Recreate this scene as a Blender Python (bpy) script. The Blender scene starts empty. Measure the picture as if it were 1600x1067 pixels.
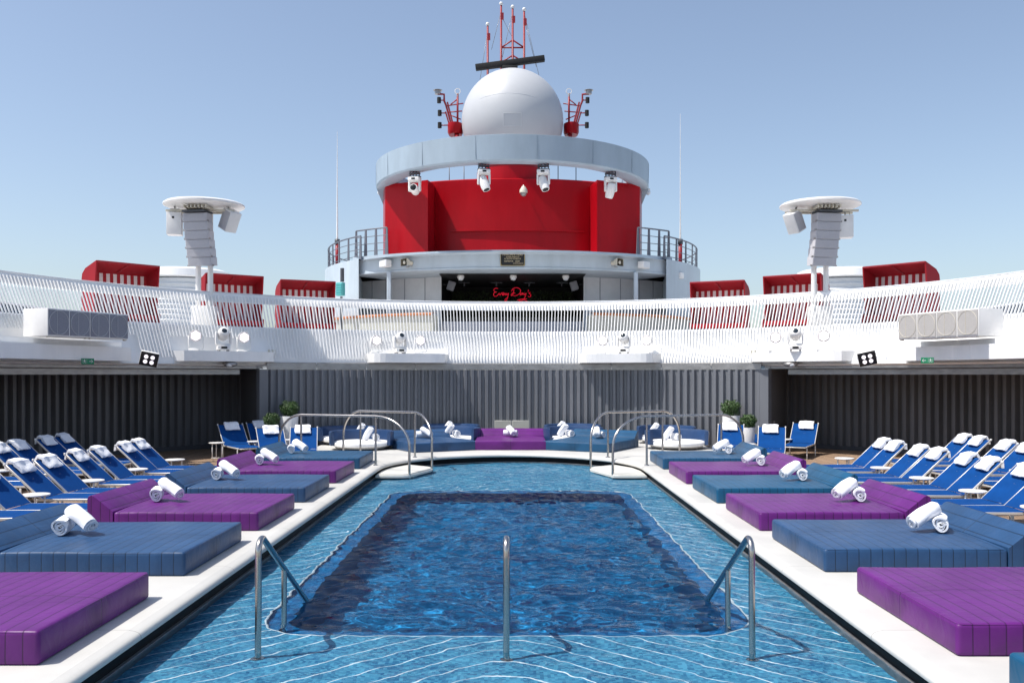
import bpy, bmesh, math, random
import numpy as np
from mathutils import Vector, Matrix
R = math.radians
PI = math.pi
random.seed(7)
SC = bpy.context.scene
COL = SC.collection

# ------------------------------------------------------------------ camera
CAMZ = 2.2
cam_d = bpy.data.cameras.new("camera")
cam = bpy.data.objects.new("camera", cam_d)
COL.objects.link(cam)
cam.location = (0, 0, CAMZ)
cam.rotation_euler = (R(90), 0, 0)
cam_d.sensor_width = 36.0
cam_d.lens = 1420 / 1600 * 36.0
cam_d.shift_x = -3 / 1600
cam_d.shift_y = 51.5 / 1600
cam_d.clip_start = 0.05
cam_d.clip_end = 20000
SC.camera = cam

# ------------------------------------------------------------------ light
SUN = Vector((-0.52, -0.19, 1.0)).normalized()          # direction to the sun
world = bpy.data.worlds.new("World")
SC.world = world
world.use_nodes = True
wn = world.node_tree
bg = wn.nodes["Background"]
sky = wn.nodes.new("ShaderNodeTexSky")
sky.sky_type = 'NISHITA'
sky.sun_disc = False
sky.sun_elevation = math.asin(SUN.z)
sky.sun_rotation = math.atan2(SUN.x, SUN.y) % (2 * PI)
sky.altitude = 0
sky.air_density = 1.0
sky.dust_density = 1.6
sky.ozone_density = 2.0
hs = wn.nodes.new("ShaderNodeHueSaturation"); hs.inputs["Saturation"].default_value = 0.88
wn.links.new(sky.outputs[0], hs.inputs["Color"]); wn.links.new(hs.outputs[0], bg.inputs[0])
bg.inputs[1].default_value = 0.15
sl = bpy.data.lights.new("sun", 'SUN')
sl.energy = 4.7
sl.angle = R(0.5)
sl.color = (1.0, 0.955, 0.89)
so = bpy.data.objects.new("sun", sl)
COL.objects.link(so)
so.rotation_euler = SUN.to_track_quat('Z', 'Y').to_euler()
SC.view_settings.view_transform = 'Standard'
SC.view_settings.look = 'None'
SC.view_settings.exposure = 0.2
SC.view_settings.gamma = 1.0
SC.render.engine = 'CYCLES'
SC.cycles.use_denoising = True
SC.cycles.max_bounces = 10
SC.cycles.transparent_max_bounces = 24

# ------------------------------------------------------------------ materials
M = {}
def mat(name, col, rough=0.5, metal=0.0, var=0.10, scale=3.0, bump=0.0, bscale=60.0, spec=0.5, coat=0.0, stretch=None):
    m = bpy.data.materials.new(name)
    m.use_nodes = True
    nt = m.node_tree
    p = nt.nodes["Principled BSDF"]
    p.inputs["Roughness"].default_value = rough
    p.inputs["Metallic"].default_value = metal
    p.inputs["Specular IOR Level"].default_value = spec
    p.inputs["Coat Weight"].default_value = coat
    tc = nt.nodes.new("ShaderNodeTexCoord")
    src = tc.outputs["Object"]
    if stretch:
        mp = nt.nodes.new("ShaderNodeMapping")
        mp.inputs["Scale"].default_value = stretch
        nt.links.new(src, mp.inputs[0]); src = mp.outputs[0]
    n = nt.nodes.new("ShaderNodeTexNoise")
    n.inputs["Scale"].default_value = scale
    n.inputs["Detail"].default_value = 6
    n.inputs["Roughness"].default_value = 0.6
    nt.links.new(src, n.inputs["Vector"])
    r = nt.nodes.new("ShaderNodeValToRGB")
    r.color_ramp.elements[0].position = 0.3
    r.color_ramp.elements[1].position = 0.7
    lo = [max(0, c * (1 - var)) for c in col]; hi = [min(1, c * (1 + var)) for c in col]
    r.color_ramp.elements[0].color = (*lo, 1)
    r.color_ramp.elements[1].color = (*hi, 1)
    nt.links.new(n.outputs["Fac"], r.inputs[0])
    nt.links.new(r.outputs[0], p.inputs["Base Color"])
    mr = nt.nodes.new("ShaderNodeMapRange")
    mr.inputs["To Min"].default_value = max(0.02, rough - 0.08)
    mr.inputs["To Max"].default_value = min(1, rough + 0.08)
    nt.links.new(n.outputs["Fac"], mr.inputs["Value"])
    nt.links.new(mr.outputs[0], p.inputs["Roughness"])
    if bump:
        b = nt.nodes.new("ShaderNodeBump")
        b.inputs["Strength"].default_value = bump
        b.inputs["Distance"].default_value = 0.01
        n2 = nt.nodes.new("ShaderNodeTexNoise")
        n2.inputs["Scale"].default_value = bscale
        n2.inputs["Detail"].default_value = 4
        nt.links.new(src, n2.inputs["Vector"])
        nt.links.new(n2.outputs["Fac"], b.inputs["Height"])
        nt.links.new(b.outputs[0], p.inputs["Normal"])
    M[name] = m
    return m

mat("white_paint", (0.82, 0.82, 0.81), 0.38, var=0.07, scale=1.6, bump=0.05, bscale=3, stretch=(1, 1, 0.2))
mat("white_metal", (0.78, 0.77, 0.75), 0.35, var=0.05, scale=4)
mat("pale_panel", (0.66, 0.68, 0.70), 0.4, var=0.06, scale=2)
mat("blue_grey_paint", (0.43, 0.495, 0.55), 0.35, stretch=(1, 1, 0.25), var=0.10, scale=1.5, bump=0.08, bscale=1.5)
mat("ring_paint", (0.32, 0.395, 0.46), 0.40, var=0.10, scale=1.3, bump=0.10, bscale=1.2, stretch=(1, 1, 0.3))
mat("red_paint", (0.36, 0.002, 0.008), 0.34, var=0.14, scale=1.4, bump=0.18, bscale=0.9, spec=0.22, stretch=(1, 1, 0.25))
mat("red_cabin", (0.27, 0.006, 0.013), 0.6, spec=0.25, var=0.08, scale=3)
mat("red_steel", (0.26, 0.006, 0.014), 0.45, var=0.1, scale=5)
mat("stainless", (0.50, 0.47, 0.44), 0.24, metal=1.0, var=0.03, scale=2)
mat("dull_steel", (0.34, 0.33, 0.32), 0.38, metal=0.6, var=0.2, scale=3, stretch=(1, 1, 3))
mat("dark_grey", (0.06, 0.065, 0.075), 0.5, var=0.15)
mat("rail_grey", (0.13, 0.14, 0.17), 0.45, var=0.1)
mat("black", (0.006, 0.006, 0.007), 0.35, var=0.2)
mat("black_rough", (0.010, 0.010, 0.011), 0.8, var=0.3)
mat("black_gutter", (0.0025, 0.003, 0.004), 0.5, var=0.5, scale=2, spec=0.15)
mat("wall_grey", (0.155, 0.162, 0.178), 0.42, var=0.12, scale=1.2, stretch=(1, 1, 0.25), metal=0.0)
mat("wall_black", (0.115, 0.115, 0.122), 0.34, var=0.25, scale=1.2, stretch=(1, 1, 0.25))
mat("coping", (0.53, 0.52, 0.49), 0.55, var=0.11, scale=0.9, bump=0.12, bscale=40)
mat("lip_tile", (0.16, 0.16, 0.165), 0.35, var=0.25, scale=14)
mat("sling_blue", (0.004, 0.052, 0.205), 0.85, var=0.14, scale=4, bump=0.15, bscale=400, spec=0.08)
mat("towel", (0.84, 0.85, 0.88), 0.95, var=0.03, scale=20, bump=0.9, bscale=120, spec=0.1)
mat("cushion_white", (0.80, 0.80, 0.80), 0.8, var=0.04, scale=8, bump=0.3, bscale=30)
mat("shell_blue", (0.022, 0.055, 0.14), 0.35, var=0.12, scale=3)
mat("pot_white", (0.72, 0.72, 0.72), 0.4, var=0.04)
mat("grille_grey", (0.22, 0.23, 0.27), 0.6, var=0.08, scale=30)
mat("grille_line", (0.42, 0.43, 0.46), 0.5, var=0.05)
mat("array_grey", (0.55, 0.54, 0.56), 0.6, var=0.08, scale=40, bump=0.3, bscale=300)
mat("cream", (0.62, 0.58, 0.48), 0.5, var=0.06)
mat("horn_dark", (0.10, 0.085, 0.05), 0.5, var=0.1)
mat("teal_paint", (0.10, 0.42, 0.42), 0.5, var=0.1)
mat("wood_trim", (0.36, 0.13, 0.05), 0.5, var=0.2, scale=4)
mat("bar_front", (0.36, 0.36, 0.32), 0.55, var=0.1, scale=1)
mat("counter_grey", (0.30, 0.31, 0.35), 0.4, var=0.06)
mat("sign_green", (0.005, 0.22, 0.10), 0.4, var=0.05)
mat("gold", (0.45, 0.33, 0.12), 0.4, metal=0.6, var=0.1)
mat("led_lens", (0.90, 0.85, 0.90), 0.2, var=0.04, scale=40)
_p = M["led_lens"].node_tree.nodes["Principled BSDF"]; _p.inputs["Emission Color"].default_value = (1, 0.93, 0.97, 1); _p.inputs["Emission Strength"].default_value = 0.7
mat("glass_dark", (0.02, 0.03, 0.04), 0.08, var=0.1)
mat("dome_white", (0.51, 0.52, 0.535), 0.42, var=0.035, scale=0.6, bump=0.05, bscale=1)
mat("bark", (0.12, 0.08, 0.05), 0.8, var=0.2, scale=20)
mat("soil", (0.05, 0.035, 0.025), 0.9, var=0.3, scale=30)
mat("sea_water", (0.015, 0.05, 0.09), 0.15, var=0.2, scale=0.02, bump=1.0, bscale=0.3)
mat("hull_white", (0.7, 0.7, 0.7), 0.5, var=0.05, scale=0.1)
mat("alu", (0.60, 0.58, 0.55), 0.4, metal=0.3, var=0.05)
mat("seam_paint", (0.26, 0.325, 0.385), 0.5)
mat("stage_black", (0.012, 0.012, 0.013), 0.7, var=0.3)
mat("step_stone", (0.60, 0.59, 0.54), 0.5, var=0.08, scale=3, bump=0.1, bscale=40)

def leaf_mat():
    m = mat("leaf", (0.05, 0.10, 0.025), 0.5, var=0.45, scale=9)
mat("ivy", (0.025, 0.045, 0.012), 0.6, var=0.5, scale=5)
leaf_mat()

def neon_mat():
    m = bpy.data.materials.new("neon_red"); m.use_nodes = True
    p = m.node_tree.nodes["Principled BSDF"]
    p.inputs["Base Color"].default_value = (0.8, 0.02, 0.05, 1)
    p.inputs["Emission Color"].default_value = (1.0, 0.008, 0.04, 1)
    p.inputs["Emission Strength"].default_value = 0.4
    M["neon_red"] = m
neon_mat()

def bed_mat(name, col):
    """padded vinyl: stitched channels across the length, one seam down the middle"""
    m = bpy.data.materials.new(name); m.use_nodes = True
    nt = m.node_tree; L = nt.links; N = nt.nodes
    p = N["Principled BSDF"]
    p.inputs["Roughness"].default_value = 0.42
    p.inputs["Specular IOR Level"].default_value = 0.32
    tc = N.new("ShaderNodeTexCoord")
    sp = N.new("ShaderNodeSeparateXYZ"); L.new(tc.outputs["Object"], sp.inputs[0])
    def math_(op, a, b=None, c=None):
        n = N.new("ShaderNodeMath"); n.operation = op
        for i, v in enumerate((a, b, c)):
            if v is None: continue
            if isinstance(v, (int, float)): n.inputs[i].default_value = v
            else: L.new(v, n.inputs[i])
        return n.outputs[0]
    wob = N.new("ShaderNodeTexNoise"); wob.inputs["Scale"].default_value = 1.5
    L.new(tc.outputs["Object"], wob.inputs["Vector"])
    xx = math_('ADD', sp.outputs[0], math_('MULTIPLY', wob.outputs[0], 0.012))
    f = math_('PINGPONG', math_('DIVIDE', xx, 0.118), 0.5)      # 0 at a seam .. 0.5
    line = math_('SUBTRACT', 1.0, math_('SMOOTHSTEP', f, 0.012, 0.045)) if False else None
    mr = N.new("ShaderNodeMapRange"); mr.interpolation_type = 'SMOOTHSTEP'
    mr.inputs["From Min"].default_value = 0.018; mr.inputs["From Max"].default_value = 0.060
    mr.inputs["To Min"].default_value = 1.0; mr.inputs["To Max"].default_value = 0.0
    L.new(f, mr.inputs["Value"])
    ya = math_('ABSOLUTE', sp.outputs[1])
    mr2 = N.new("ShaderNodeMapRange"); mr2.interpolation_type = 'SMOOTHSTEP'
    mr2.inputs["From Min"].default_value = 0.003; mr2.inputs["From Max"].default_value = 0.009
    mr2.inputs["To Min"].default_value = 1.0; mr2.inputs["To Max"].default_value = 0.0
    L.new(ya, mr2.inputs["Value"])
    ln = math_('MAXIMUM', mr.outputs[0], mr2.outputs[0])
    n = N.new("ShaderNodeTexNoise"); n.inputs["Scale"].default_value = 2.2; n.inputs["Detail"].default_value = 5
    L.new(tc.outputs["Object"], n.inputs["Vector"])
    ramp = N.new("ShaderNodeValToRGB")
    ramp.color_ramp.elements[0].position = 0.3; ramp.color_ramp.elements[1].position = 0.7
    ramp.color_ramp.elements[0].color = (*[c * 0.80 for c in col], 1)
    ramp.color_ramp.elements[1].color = (*[c * 1.16 for c in col], 1)
    L.new(n.outputs[0], ramp.inputs[0])
    mx = N.new("ShaderNodeMix"); mx.data_type = 'RGBA'
    L.new(ln, mx.inputs[0]); L.new(ramp.outputs[0], mx.inputs[6])
    mx.inputs[7].default_value = (*[c * 0.38 for c in col], 1)
    L.new(mx.outputs[2], p.inputs["Base Color"])
    # bumps: puffed channels, wrinkles, fine grain
    puff = math_('POWER', math_('MULTIPLY', f, 2.0), 0.35)
    n3 = N.new("ShaderNodeTexNoise"); n3.inputs["Scale"].default_value = 3.5; n3.inputs["Detail"].default_value = 3
    n3.inputs["Distortion"].default_value = 0.8
    L.new(tc.outputs["Object"], n3.inputs["Vector"])
    n4 = N.new("ShaderNodeTexNoise"); n4.inputs["Scale"].default_value = 260
    L.new(tc.outputs["Object"], n4.inputs["Vector"])
    h = math_('ADD', math_('ADD', math_('MULTIPLY', puff, 0.45), math_('MULTIPLY', n3.outputs[0], 1.7)), math_('MULTIPLY', n4.outputs[0], 0.05))
    h = math_('SUBTRACT', h, math_('MULTIPLY', mr2.outputs[0], 0.5))
    b = N.new("ShaderNodeBump"); b.inputs["Strength"].default_value = 0.55; b.inputs["Distance"].default_value = 0.012
    L.new(h, b.inputs["Height"]); L.new(b.outputs[0], p.inputs["Normal"])
    M[name] = m
bed_mat("bed_purple", (0.112, 0.013, 0.155))
bed_mat("bed_blue", (0.022, 0.066, 0.155))
bed_mat("bed_teal", (0.006, 0.075, 0.16))

def teak_mat():
    m = bpy.data.materials.new("teak"); m.use_nodes = True
    nt = m.node_tree; L = nt.links; N = nt.nodes
    p = N["Principled BSDF"]; p.inputs["Roughness"].default_value = 0.7
    tc = N.new("ShaderNodeTexCoord")
    mp = N.new("ShaderNodeMapping"); mp.inputs["Rotation"].default_value = (0, 0, R(90))
    L.new(tc.outputs["Object"], mp.inputs[0])
    br = N.new("ShaderNodeTexBrick")
    br.inputs["Scale"].default_value = 1.0
    br.inputs["Brick Width"].default_value = 2.2; br.inputs["Row Height"].default_value = 0.07
    br.inputs["Mortar Size"].default_value = 0.006; br.offset = 0.37
    br.inputs["Color1"].default_value = (0.36, 0.24, 0.155, 1); br.inputs["Color2"].default_value = (0.26, 0.17, 0.11, 1)
    br.inputs["Mortar"].default_value = (0.03, 0.025, 0.02, 1)
    L.new(mp.outputs[0], br.inputs["Vector"]); L.new(br.outputs[0], p.inputs["Base Color"])
    M["teak"] = m
teak_mat()

def stripes_mat():
    m = bpy.data.materials.new("striped_canvas"); m.use_nodes = True
    nt = m.node_tree; L = nt.links; N = nt.nodes
    p = N["Principled BSDF"]; p.inputs["Roughness"].default_value = 0.8
    tc = N.new("ShaderNodeTexCoord"); sp = N.new("ShaderNodeSeparateXYZ"); L.new(tc.outputs["Object"], sp.inputs[0])
    a = N.new("ShaderNodeMath"); a.operation = 'MULTIPLY'; a.inputs[1].default_value = 1 / 0.205
    L.new(sp.outputs[0], a.inputs[0])
    b = N.new("ShaderNodeMath"); b.operation = 'FRACT'; L.new(a.outputs[0], b.inputs[0])
    c = N.new("ShaderNodeMath"); c.operation = 'GREATER_THAN'; c.inputs[1].default_value = 0.5; L.new(b.outputs[0], c.inputs[0])
    mx = N.new("ShaderNodeMix"); mx.data_type = 'RGBA'; L.new(c.outputs[0], mx.inputs[0])
    mx.inputs[6].default_value = (0.34, 0.010, 0.018, 1); mx.inputs[7].default_value = (0.68, 0.60, 0.60, 1)
    L.new(mx.outputs[2], p.inputs["Base Color"])
    M["striped_canvas"] = m
stripes_mat()

def mosaic_mat(name, c_lo, c_hi, chevron):
    m = bpy.data.materials.new(name); m.use_nodes = True
    nt = m.node_tree; L = nt.links; N = nt.nodes
    p = N["Principled BSDF"]; p.inputs["Roughness"].default_value = 0.3
    def math_(op, a, b=None):
        n = N.new("ShaderNodeMath"); n.operation = op
        for i, v in enumerate((a, b)):
            if v is None: continue
            if isinstance(v, (int, float)): n.inputs[i].default_value = v
            else: L.new(v, n.inputs[i])
        return n.outputs[0]
    geo = N.new("ShaderNodeNewGeometry")
    pos = geo.outputs["Position"]
    vor = N.new("ShaderNodeTexVoronoi"); vor.distance = 'CHEBYCHEV'; vor.inputs["Scale"].default_value = 38
    vor.inputs["Randomness"].default_value = 0.25
    L.new(pos, vor.inputs["Vector"])
    sc = N.new("ShaderNodeSeparateColor"); L.new(vor.outputs["Color"], sc.inputs[0])
    n = N.new("ShaderNodeTexNoise"); n.inputs["Scale"].default_value = 2.3; n.inputs["Detail"].default_value = 8
    L.new(pos, n.inputs["Vector"])
    f = math_('ADD', math_('MULTIPLY', sc.outputs[0], 0.55), math_('MULTIPLY', n.outputs[0], 0.6))
    ramp = N.new("ShaderNodeValToRGB")
    ramp.color_ramp.elements[0].position = 0.25; ramp.color_ramp.elements[1].position = 0.85
    ramp.color_ramp.elements[0].color = (*c_lo, 1); ramp.color_ramp.elements[1].color = (*c_hi, 1)
    L.new(f, ramp.inputs[0])
    out = ramp.outputs[0]
    if chevron:
        sp = N.new("ShaderNodeSeparateXYZ"); L.new(pos, sp.inputs[0])
        wn1 = N.new("ShaderNodeTexNoise"); wn1.inputs["Scale"].default_value = 1.6; wn1.inputs["Detail"].default_value = 4
        L.new(pos, wn1.inputs["Vector"])
        xx_ = math_('ADD', sp.outputs[0], 0.06); ax = math_('SQRT', math_('ADD', math_('MULTIPLY', xx_, xx_), 0.05))
        v = math_('ADD', math_('MULTIPLY', ax, 0.95), sp.outputs[1])
        v = math_('ADD', v, math_('MULTIPLY', wn1.outputs[0], 0.24))
        wn2 = N.new("ShaderNodeTexNoise"); wn2.inputs["Scale"].default_value = 7.0; wn2.inputs["Detail"].default_value = 3
        L.new(pos, wn2.inputs["Vector"]); v = math_('ADD', v, math_('MULTIPLY', wn2.outputs[0], 0.07))
        d = math_('PINGPONG', math_('DIVIDE', v, 0.30), 0.5)
        mr = N.new("ShaderNodeMapRange"); mr.interpolation_type = 'SMOOTHSTEP'
        mr.inputs["From Min"].default_value = 0.016; mr.inputs["From Max"].default_value = 0.046
        mr.inputs["To Min"].default_value = 1.0; mr.inputs["To Max"].default_value = 0.0
        L.new(d, mr.inputs["Value"])
        wn3 = N.new("ShaderNodeTexNoise"); wn3.inputs["Scale"].default_value = 3.2; wn3.inputs["Detail"].default_value = 5; L.new(pos, wn3.inputs["Vector"])
        m3 = N.new("ShaderNodeMapRange"); m3.inputs["From Min"].default_value = 0.36; m3.inputs["From Max"].default_value = 0.6; m3.inputs["To Min"].default_value = 0.30; m3.inputs["To Max"].default_value = 0.92; L.new(wn3.outputs[0], m3.inputs["Value"])
        lmul = math_('MULTIPLY', mr.outputs[0], m3.outputs[0])
        mx = N.new("ShaderNodeMix"); mx.data_type = 'RGBA'; L.new(lmul, mx.inputs[0])
        L.new(out, mx.inputs[6]); mx.inputs[7].default_value = (0.80, 0.84, 0.86, 1)
        out = mx.outputs[2]
    L.new(out, p.inputs["Base Color"])
    M[name] = m
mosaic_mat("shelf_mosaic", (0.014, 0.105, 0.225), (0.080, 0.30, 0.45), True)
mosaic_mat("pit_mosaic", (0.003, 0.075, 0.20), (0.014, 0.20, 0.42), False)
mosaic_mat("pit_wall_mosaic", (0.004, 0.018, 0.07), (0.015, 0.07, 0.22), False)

def water_mat():
    m = bpy.data.materials.new("pool_water"); m.use_nodes = True
    nt = m.node_tree; L = nt.links; N = nt.nodes
    for x in list(N): N.remove(x)
    out = N.new("ShaderNodeOutputMaterial")
    rf = N.new("ShaderNodeBsdfRefraction"); rf.inputs["IOR"].default_value = 1.33; rf.inputs["Roughness"].default_value = 0
    rf.inputs["Color"].default_value = (0.93, 0.98, 1.0, 1)
    gl = N.new("ShaderNodeBsdfGlossy"); gl.inputs["Roughness"].default_value = 0.03
    fr = N.new("ShaderNodeFresnel"); fr.inputs["IOR"].default_value = 1.33
    mx = N.new("ShaderNodeMixShader")
    ml = N.new("ShaderNodeMath"); ml.operation = 'MULTIPLY'; ml.inputs[1].default_value = 0.40
    L.new(fr.outputs[0], ml.inputs[0]); L.new(ml.outputs[0], mx.inputs[0]); L.new(rf.outputs[0], mx.inputs[1]); L.new(gl.outputs[0], mx.inputs[2])
    L.new(mx.outputs[0], out.inputs[0])
    M["pool_water"] = m
water_mat()

# ------------------------------------------------------------------ mesh builder
class MB:
    def __init__(s): s.v = []; s.f = []; s.sm = []
    def add(s, verts, faces, smooth=False, mtx=None):
        o = len(s.v)
        for v in verts:
            v = Vector(v)
            if mtx is not None: v = mtx @ v
            s.v.append(tuple(v))
        for f in faces:
            s.f.append(tuple(i + o for i in f)); s.sm.append(smooth)
        return s
    def box(s, c, d, mtx=None, rz=0):
        x, y, z = [k / 2 for k in d]
        vs = [(-x,-y,-z),(x,-y,-z),(x,y,-z),(-x,y,-z),(-x,-y,z),(x,-y,z),(x,y,z),(-x,y,z)]
        T = Matrix.Translation(Vector(c)) @ Matrix.Rotation(rz, 4, 'Z')
        if mtx is not None: T = mtx @ T
        return s.add(vs, [(0,3,2,1),(4,5,6,7),(0,1,5,4),(1,2,6,5),(2,3,7,6),(3,0,4,7)], False, T)
    def rbox(s, c, d, bev=0.01, seg=2, mtx=None, rz=0):
        bm = bmesh.new(); bmesh.ops.create_cube(bm, size=1)
        for v in bm.verts: v.co = Vector((v.co.x * d[0], v.co.y * d[1], v.co.z * d[2]))
        bmesh.ops.bevel(bm, geom=bm.edges[:], offset=bev, segments=seg, affect='EDGES', profile=0.6)
        T = Matrix.Translation(Vector(c)) @ Matrix.Rotation(rz, 4, 'Z')
        if mtx is not None: T = mtx @ T
        s.frombm(bm, T, True); bm.free(); return s
    def frombm(s, bm, T=None, smooth=True):
        bm.verts.index_update()
        return s.add([v.co.copy() for v in bm.verts], [[v.index for v in f.verts] for f in bm.faces], smooth, T)
    def prism(s, poly, h0, h1, axis='Z', smooth=False, mtx=None, caps=True):
        """poly: 2d points ccw; extruded along axis"""
        def P(a, b, h):
            return {'Z': (a, b, h), 'Y': (a, h, b), 'X': (h, a, b)}[axis]
        n = len(poly)
        vs = [P(a, b, h0) for a, b in poly] + [P(a, b, h1) for a, b in poly]
        fs = [(i, (i + 1) % n, n + (i + 1) % n, n + i) for i in range(n)]
        s.add(vs, fs, smooth, mtx)
        if caps: s.add(vs, [tuple(reversed(range(n))), tuple(range(n, 2 * n))], False, mtx)
        return s
    def tube(s, pts, r, n=10, caps=True, mtx=None, closed=False):
        pts = [Vector(p) for p in pts]; m = len(pts)
        rs = r if isinstance(r, (list, tuple)) else [r] * m
        rings = []; up = None
        for i, p in enumerate(pts):
            if closed: t = pts[(i + 1) % m] - pts[(i - 1) % m]
            else: t = pts[min(i + 1, m - 1)] - pts[max(i - 1, 0)]
            t.normalize()
            if up is None:
                up = Vector((0, 0, 1)) if abs(t.z) < 0.9 else Vector((1, 0, 0))
            a = t.cross(up)
            if a.length < 1e-6: a = t.cross(Vector((0, 1, 0)))
            a.normalize(); up = a.cross(t).normalized()
            rings.append([p + (a * math.cos(2*PI*k/n) + up * math.sin(2*PI*k/n)) * rs[i] for k in range(n)])
        vs = [v for rg in rings for v in rg]; fs = []
        for i in range(m if closed else m - 1):
            j = (i + 1) % m
            for k in range(n):
                k2 = (k + 1) % n
                fs.append((i*n+k, i*n+k2, j*n+k2, j*n+k))
        s.add(vs, fs, True, mtx)
        if caps and not closed:
            s.add([*rings[0]], [tuple(reversed(range(n)))], False, mtx)
            s.add([*rings[-1]], [tuple(range(n))], False, mtx)
        return s
    def cyl(s, p0, p1, r, n=16, mtx=None): return s.tube([p0, p1], r, n, True, mtx)
    def lathe(s, prof, n=32, mtx=None, a0=0, a1=2*PI, smooth=True):
        """prof: (r,z) list"""
        full = abs(a1 - a0 - 2*PI) < 1e-6
        m = n if full else n + 1
        vs = []
        for r, z in prof:
            for k in range(m):
                a = a0 + (a1 - a0) * k / n
                vs.append((r * math.cos(a), r * math.sin(a), z))
        fs = []
        for i in range(len(prof) - 1):
            for k in range(n):
                k2 = (k + 1) % m
                fs.append((i*m+k, i*m+k2, (i+1)*m+k2, (i+1)*m+k))
        return s.add(vs, fs, smooth, mtx)
    def sphere(s, c, r, nu=20, nv=12, mtx=None, sc=(1,1,1)):
        prof = [(math.sin(PI*i/nv) * r, -math.cos(PI*i/nv) * r) for i in range(nv + 1)]
        T = Matrix.Translation(Vector(c)) @ Matrix.Diagonal((*sc, 1))
        if mtx is not None: T = mtx @ T
        return s.lathe(prof, nu, T)
    def build(s, name, m, parent=None, loc=None):
        me = bpy.data.meshes.new(name)
        me.from_pydata(s.v, [], s.f)
        me.polygons.foreach_set("use_smooth", s.sm)
        me.validate(); me.update()
        bm = bmesh.new(); bm.from_mesh(me)
        bmesh.ops.remove_doubles(bm, verts=bm.verts, dist=1e-5)
        bmesh.ops.recalc_face_normals(bm, faces=bm.faces)
        for e in bm.edges:
            if len(e.link_faces) == 2 and e.calc_face_angle(0) > R(38): e.smooth = False
        bm.to_mesh(me); bm.free()
        me.materials.append(M[m] if isinstance(m, str) else m)
        o = bpy.data.objects.new(name, me)
        COL.objects.link(o)
        if parent is not None: o.parent = parent
        if loc is not None: o.location = loc
        return o

def tag(o, label, cat, group=None):
    o["label"] = label; o["category"] = cat
    if group: o["group"] = group
    return o
def thing(name, label, cat, loc=(0,0,0), rz=0, group=None):
    o = bpy.data.objects.new(name, None)
    COL.objects.link(o); o.location = loc; o.rotation_euler = (0, 0, rz)
    o.empty_display_size = 0.2
    return tag(o, label, cat, group)
def struct(o): o["kind"] = "structure"; return o
def kids(o): return [c for c in bpy.data.objects if c.parent == o]
def dup(src, loc, rz, label, group=None, scale=None):
    def cp(o, par):
        c = o.copy(); COL.objects.link(c); c.parent = par
        for k in kids(o): cp(k, c)
        return c
    r = cp(src, None)
    r.location = loc; r.rotation_euler = (0, 0, rz); r["label"] = label
    if scale: r.scale = scale
    if group: r["group"] = group
    return r
def W(px, py, Y):
    return Vector(((px - 803) / 1420 * Y, Y, CAMZ - (py - 585) / 1420 * Y))

CX = -0.06
# ------------------------------------------------------------------ sea, hull, deck
mb = MB(); mb.add([(-9000,-9000,0),(9000,-9000,0),(9000,9000,0),(-9000,9000,0)], [(0,1,2,3)])
struct(mb.build("sea", "sea_water", loc=(0,0,-22)))
hull = MB(); hull.box((0, 30, -12.2), (41.6, 150, 21.2))
tag(hull.build("ship_hull", "hull_white"), "white hull of the ship below the pool deck", "ship")
def add_joints(m, pitch):
    nt = m.node_tree; N = nt.nodes; L = nt.links; p = N["Principled BSDF"]
    src = p.inputs["Base Color"].links[0].from_socket
    g = N.new("ShaderNodeNewGeometry"); sp = N.new("ShaderNodeSeparateXYZ"); L.new(g.outputs["Position"], sp.inputs[0])
    dv = N.new("ShaderNodeMath"); dv.operation = 'DIVIDE'; dv.inputs[1].default_value = pitch; L.new(sp.outputs[1], dv.inputs[0])
    pp = N.new("ShaderNodeMath"); pp.operation = 'PINGPONG'; pp.inputs[1].default_value = 0.5; L.new(dv.outputs[0], pp.inputs[0])
    lt = N.new("ShaderNodeMath"); lt.operation = 'LESS_THAN'; lt.inputs[1].default_value = 0.003 / pitch; L.new(pp.outputs[0], lt.inputs[0])
    mx = N.new("ShaderNodeMix"); mx.data_type = 'RGBA'; L.new(lt.outputs[0], mx.inputs[0]); L.new(src, mx.inputs[6]); mx.inputs[7].default_value = (0.22, 0.21, 0.19, 1)
    L.new(mx.outputs[2], p.inputs["Base Color"])
add_joints(M["coping"], 2.35)
# pool outline (inner edge of coping), half plan
def pool_outline(off=0.0):
    """points ccw (x,y) of the pool opening widened by off"""
    pts = [(CX + 2.83 + off, 2.6 - off), (CX + 2.83 + off, 18.4), (CX + 2.83 + off, 19.0), (CX + 2.825 + off, 19.55)]
    # rounded corner then the far arc
    arc = [(2.785,20.1),(2.66,20.65),(2.42,21.22),(2.07,21.73),(1.63,22.17),(1.12,22.5),(0.57,22.72),(0,22.8)]
    for x, y in arc: pts.append((CX + x + off * (x/2.9), y + off * (1 - x/3.2)))
    left = [(2*CX - x, y) for x, y in pts[:-1]]
    return pts + left[::-1]
def resample_smooth(pts, k=4):
    out = []
    n = len(pts)
    for i in range(n):
        p0, p1, p2, p3 = [Vector(pts[(i + j) % n]) for j in (-1, 0, 1, 2)]
        if (p2 - p1).length > 2 or p1.y < 3 or p2.y < 3:
            out.append(tuple(p1)); continue
        if (p1 - p0).length > 2: p0 = p1 - (p2 - p1)
        if (p3 - p2).length > 2: p3 = p2 + (p2 - p1)
        for t in range(k):
            u = t / k
            out.append(tuple(0.5 * ((2*p1) + (p2-p0)*u + (2*p0-5*p1+4*p2-p3)*u*u + (3*p1-p0-3*p2+p3)*u**3)))
    return out
OUT = resample_smooth(pool_outline(), 5)
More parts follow.
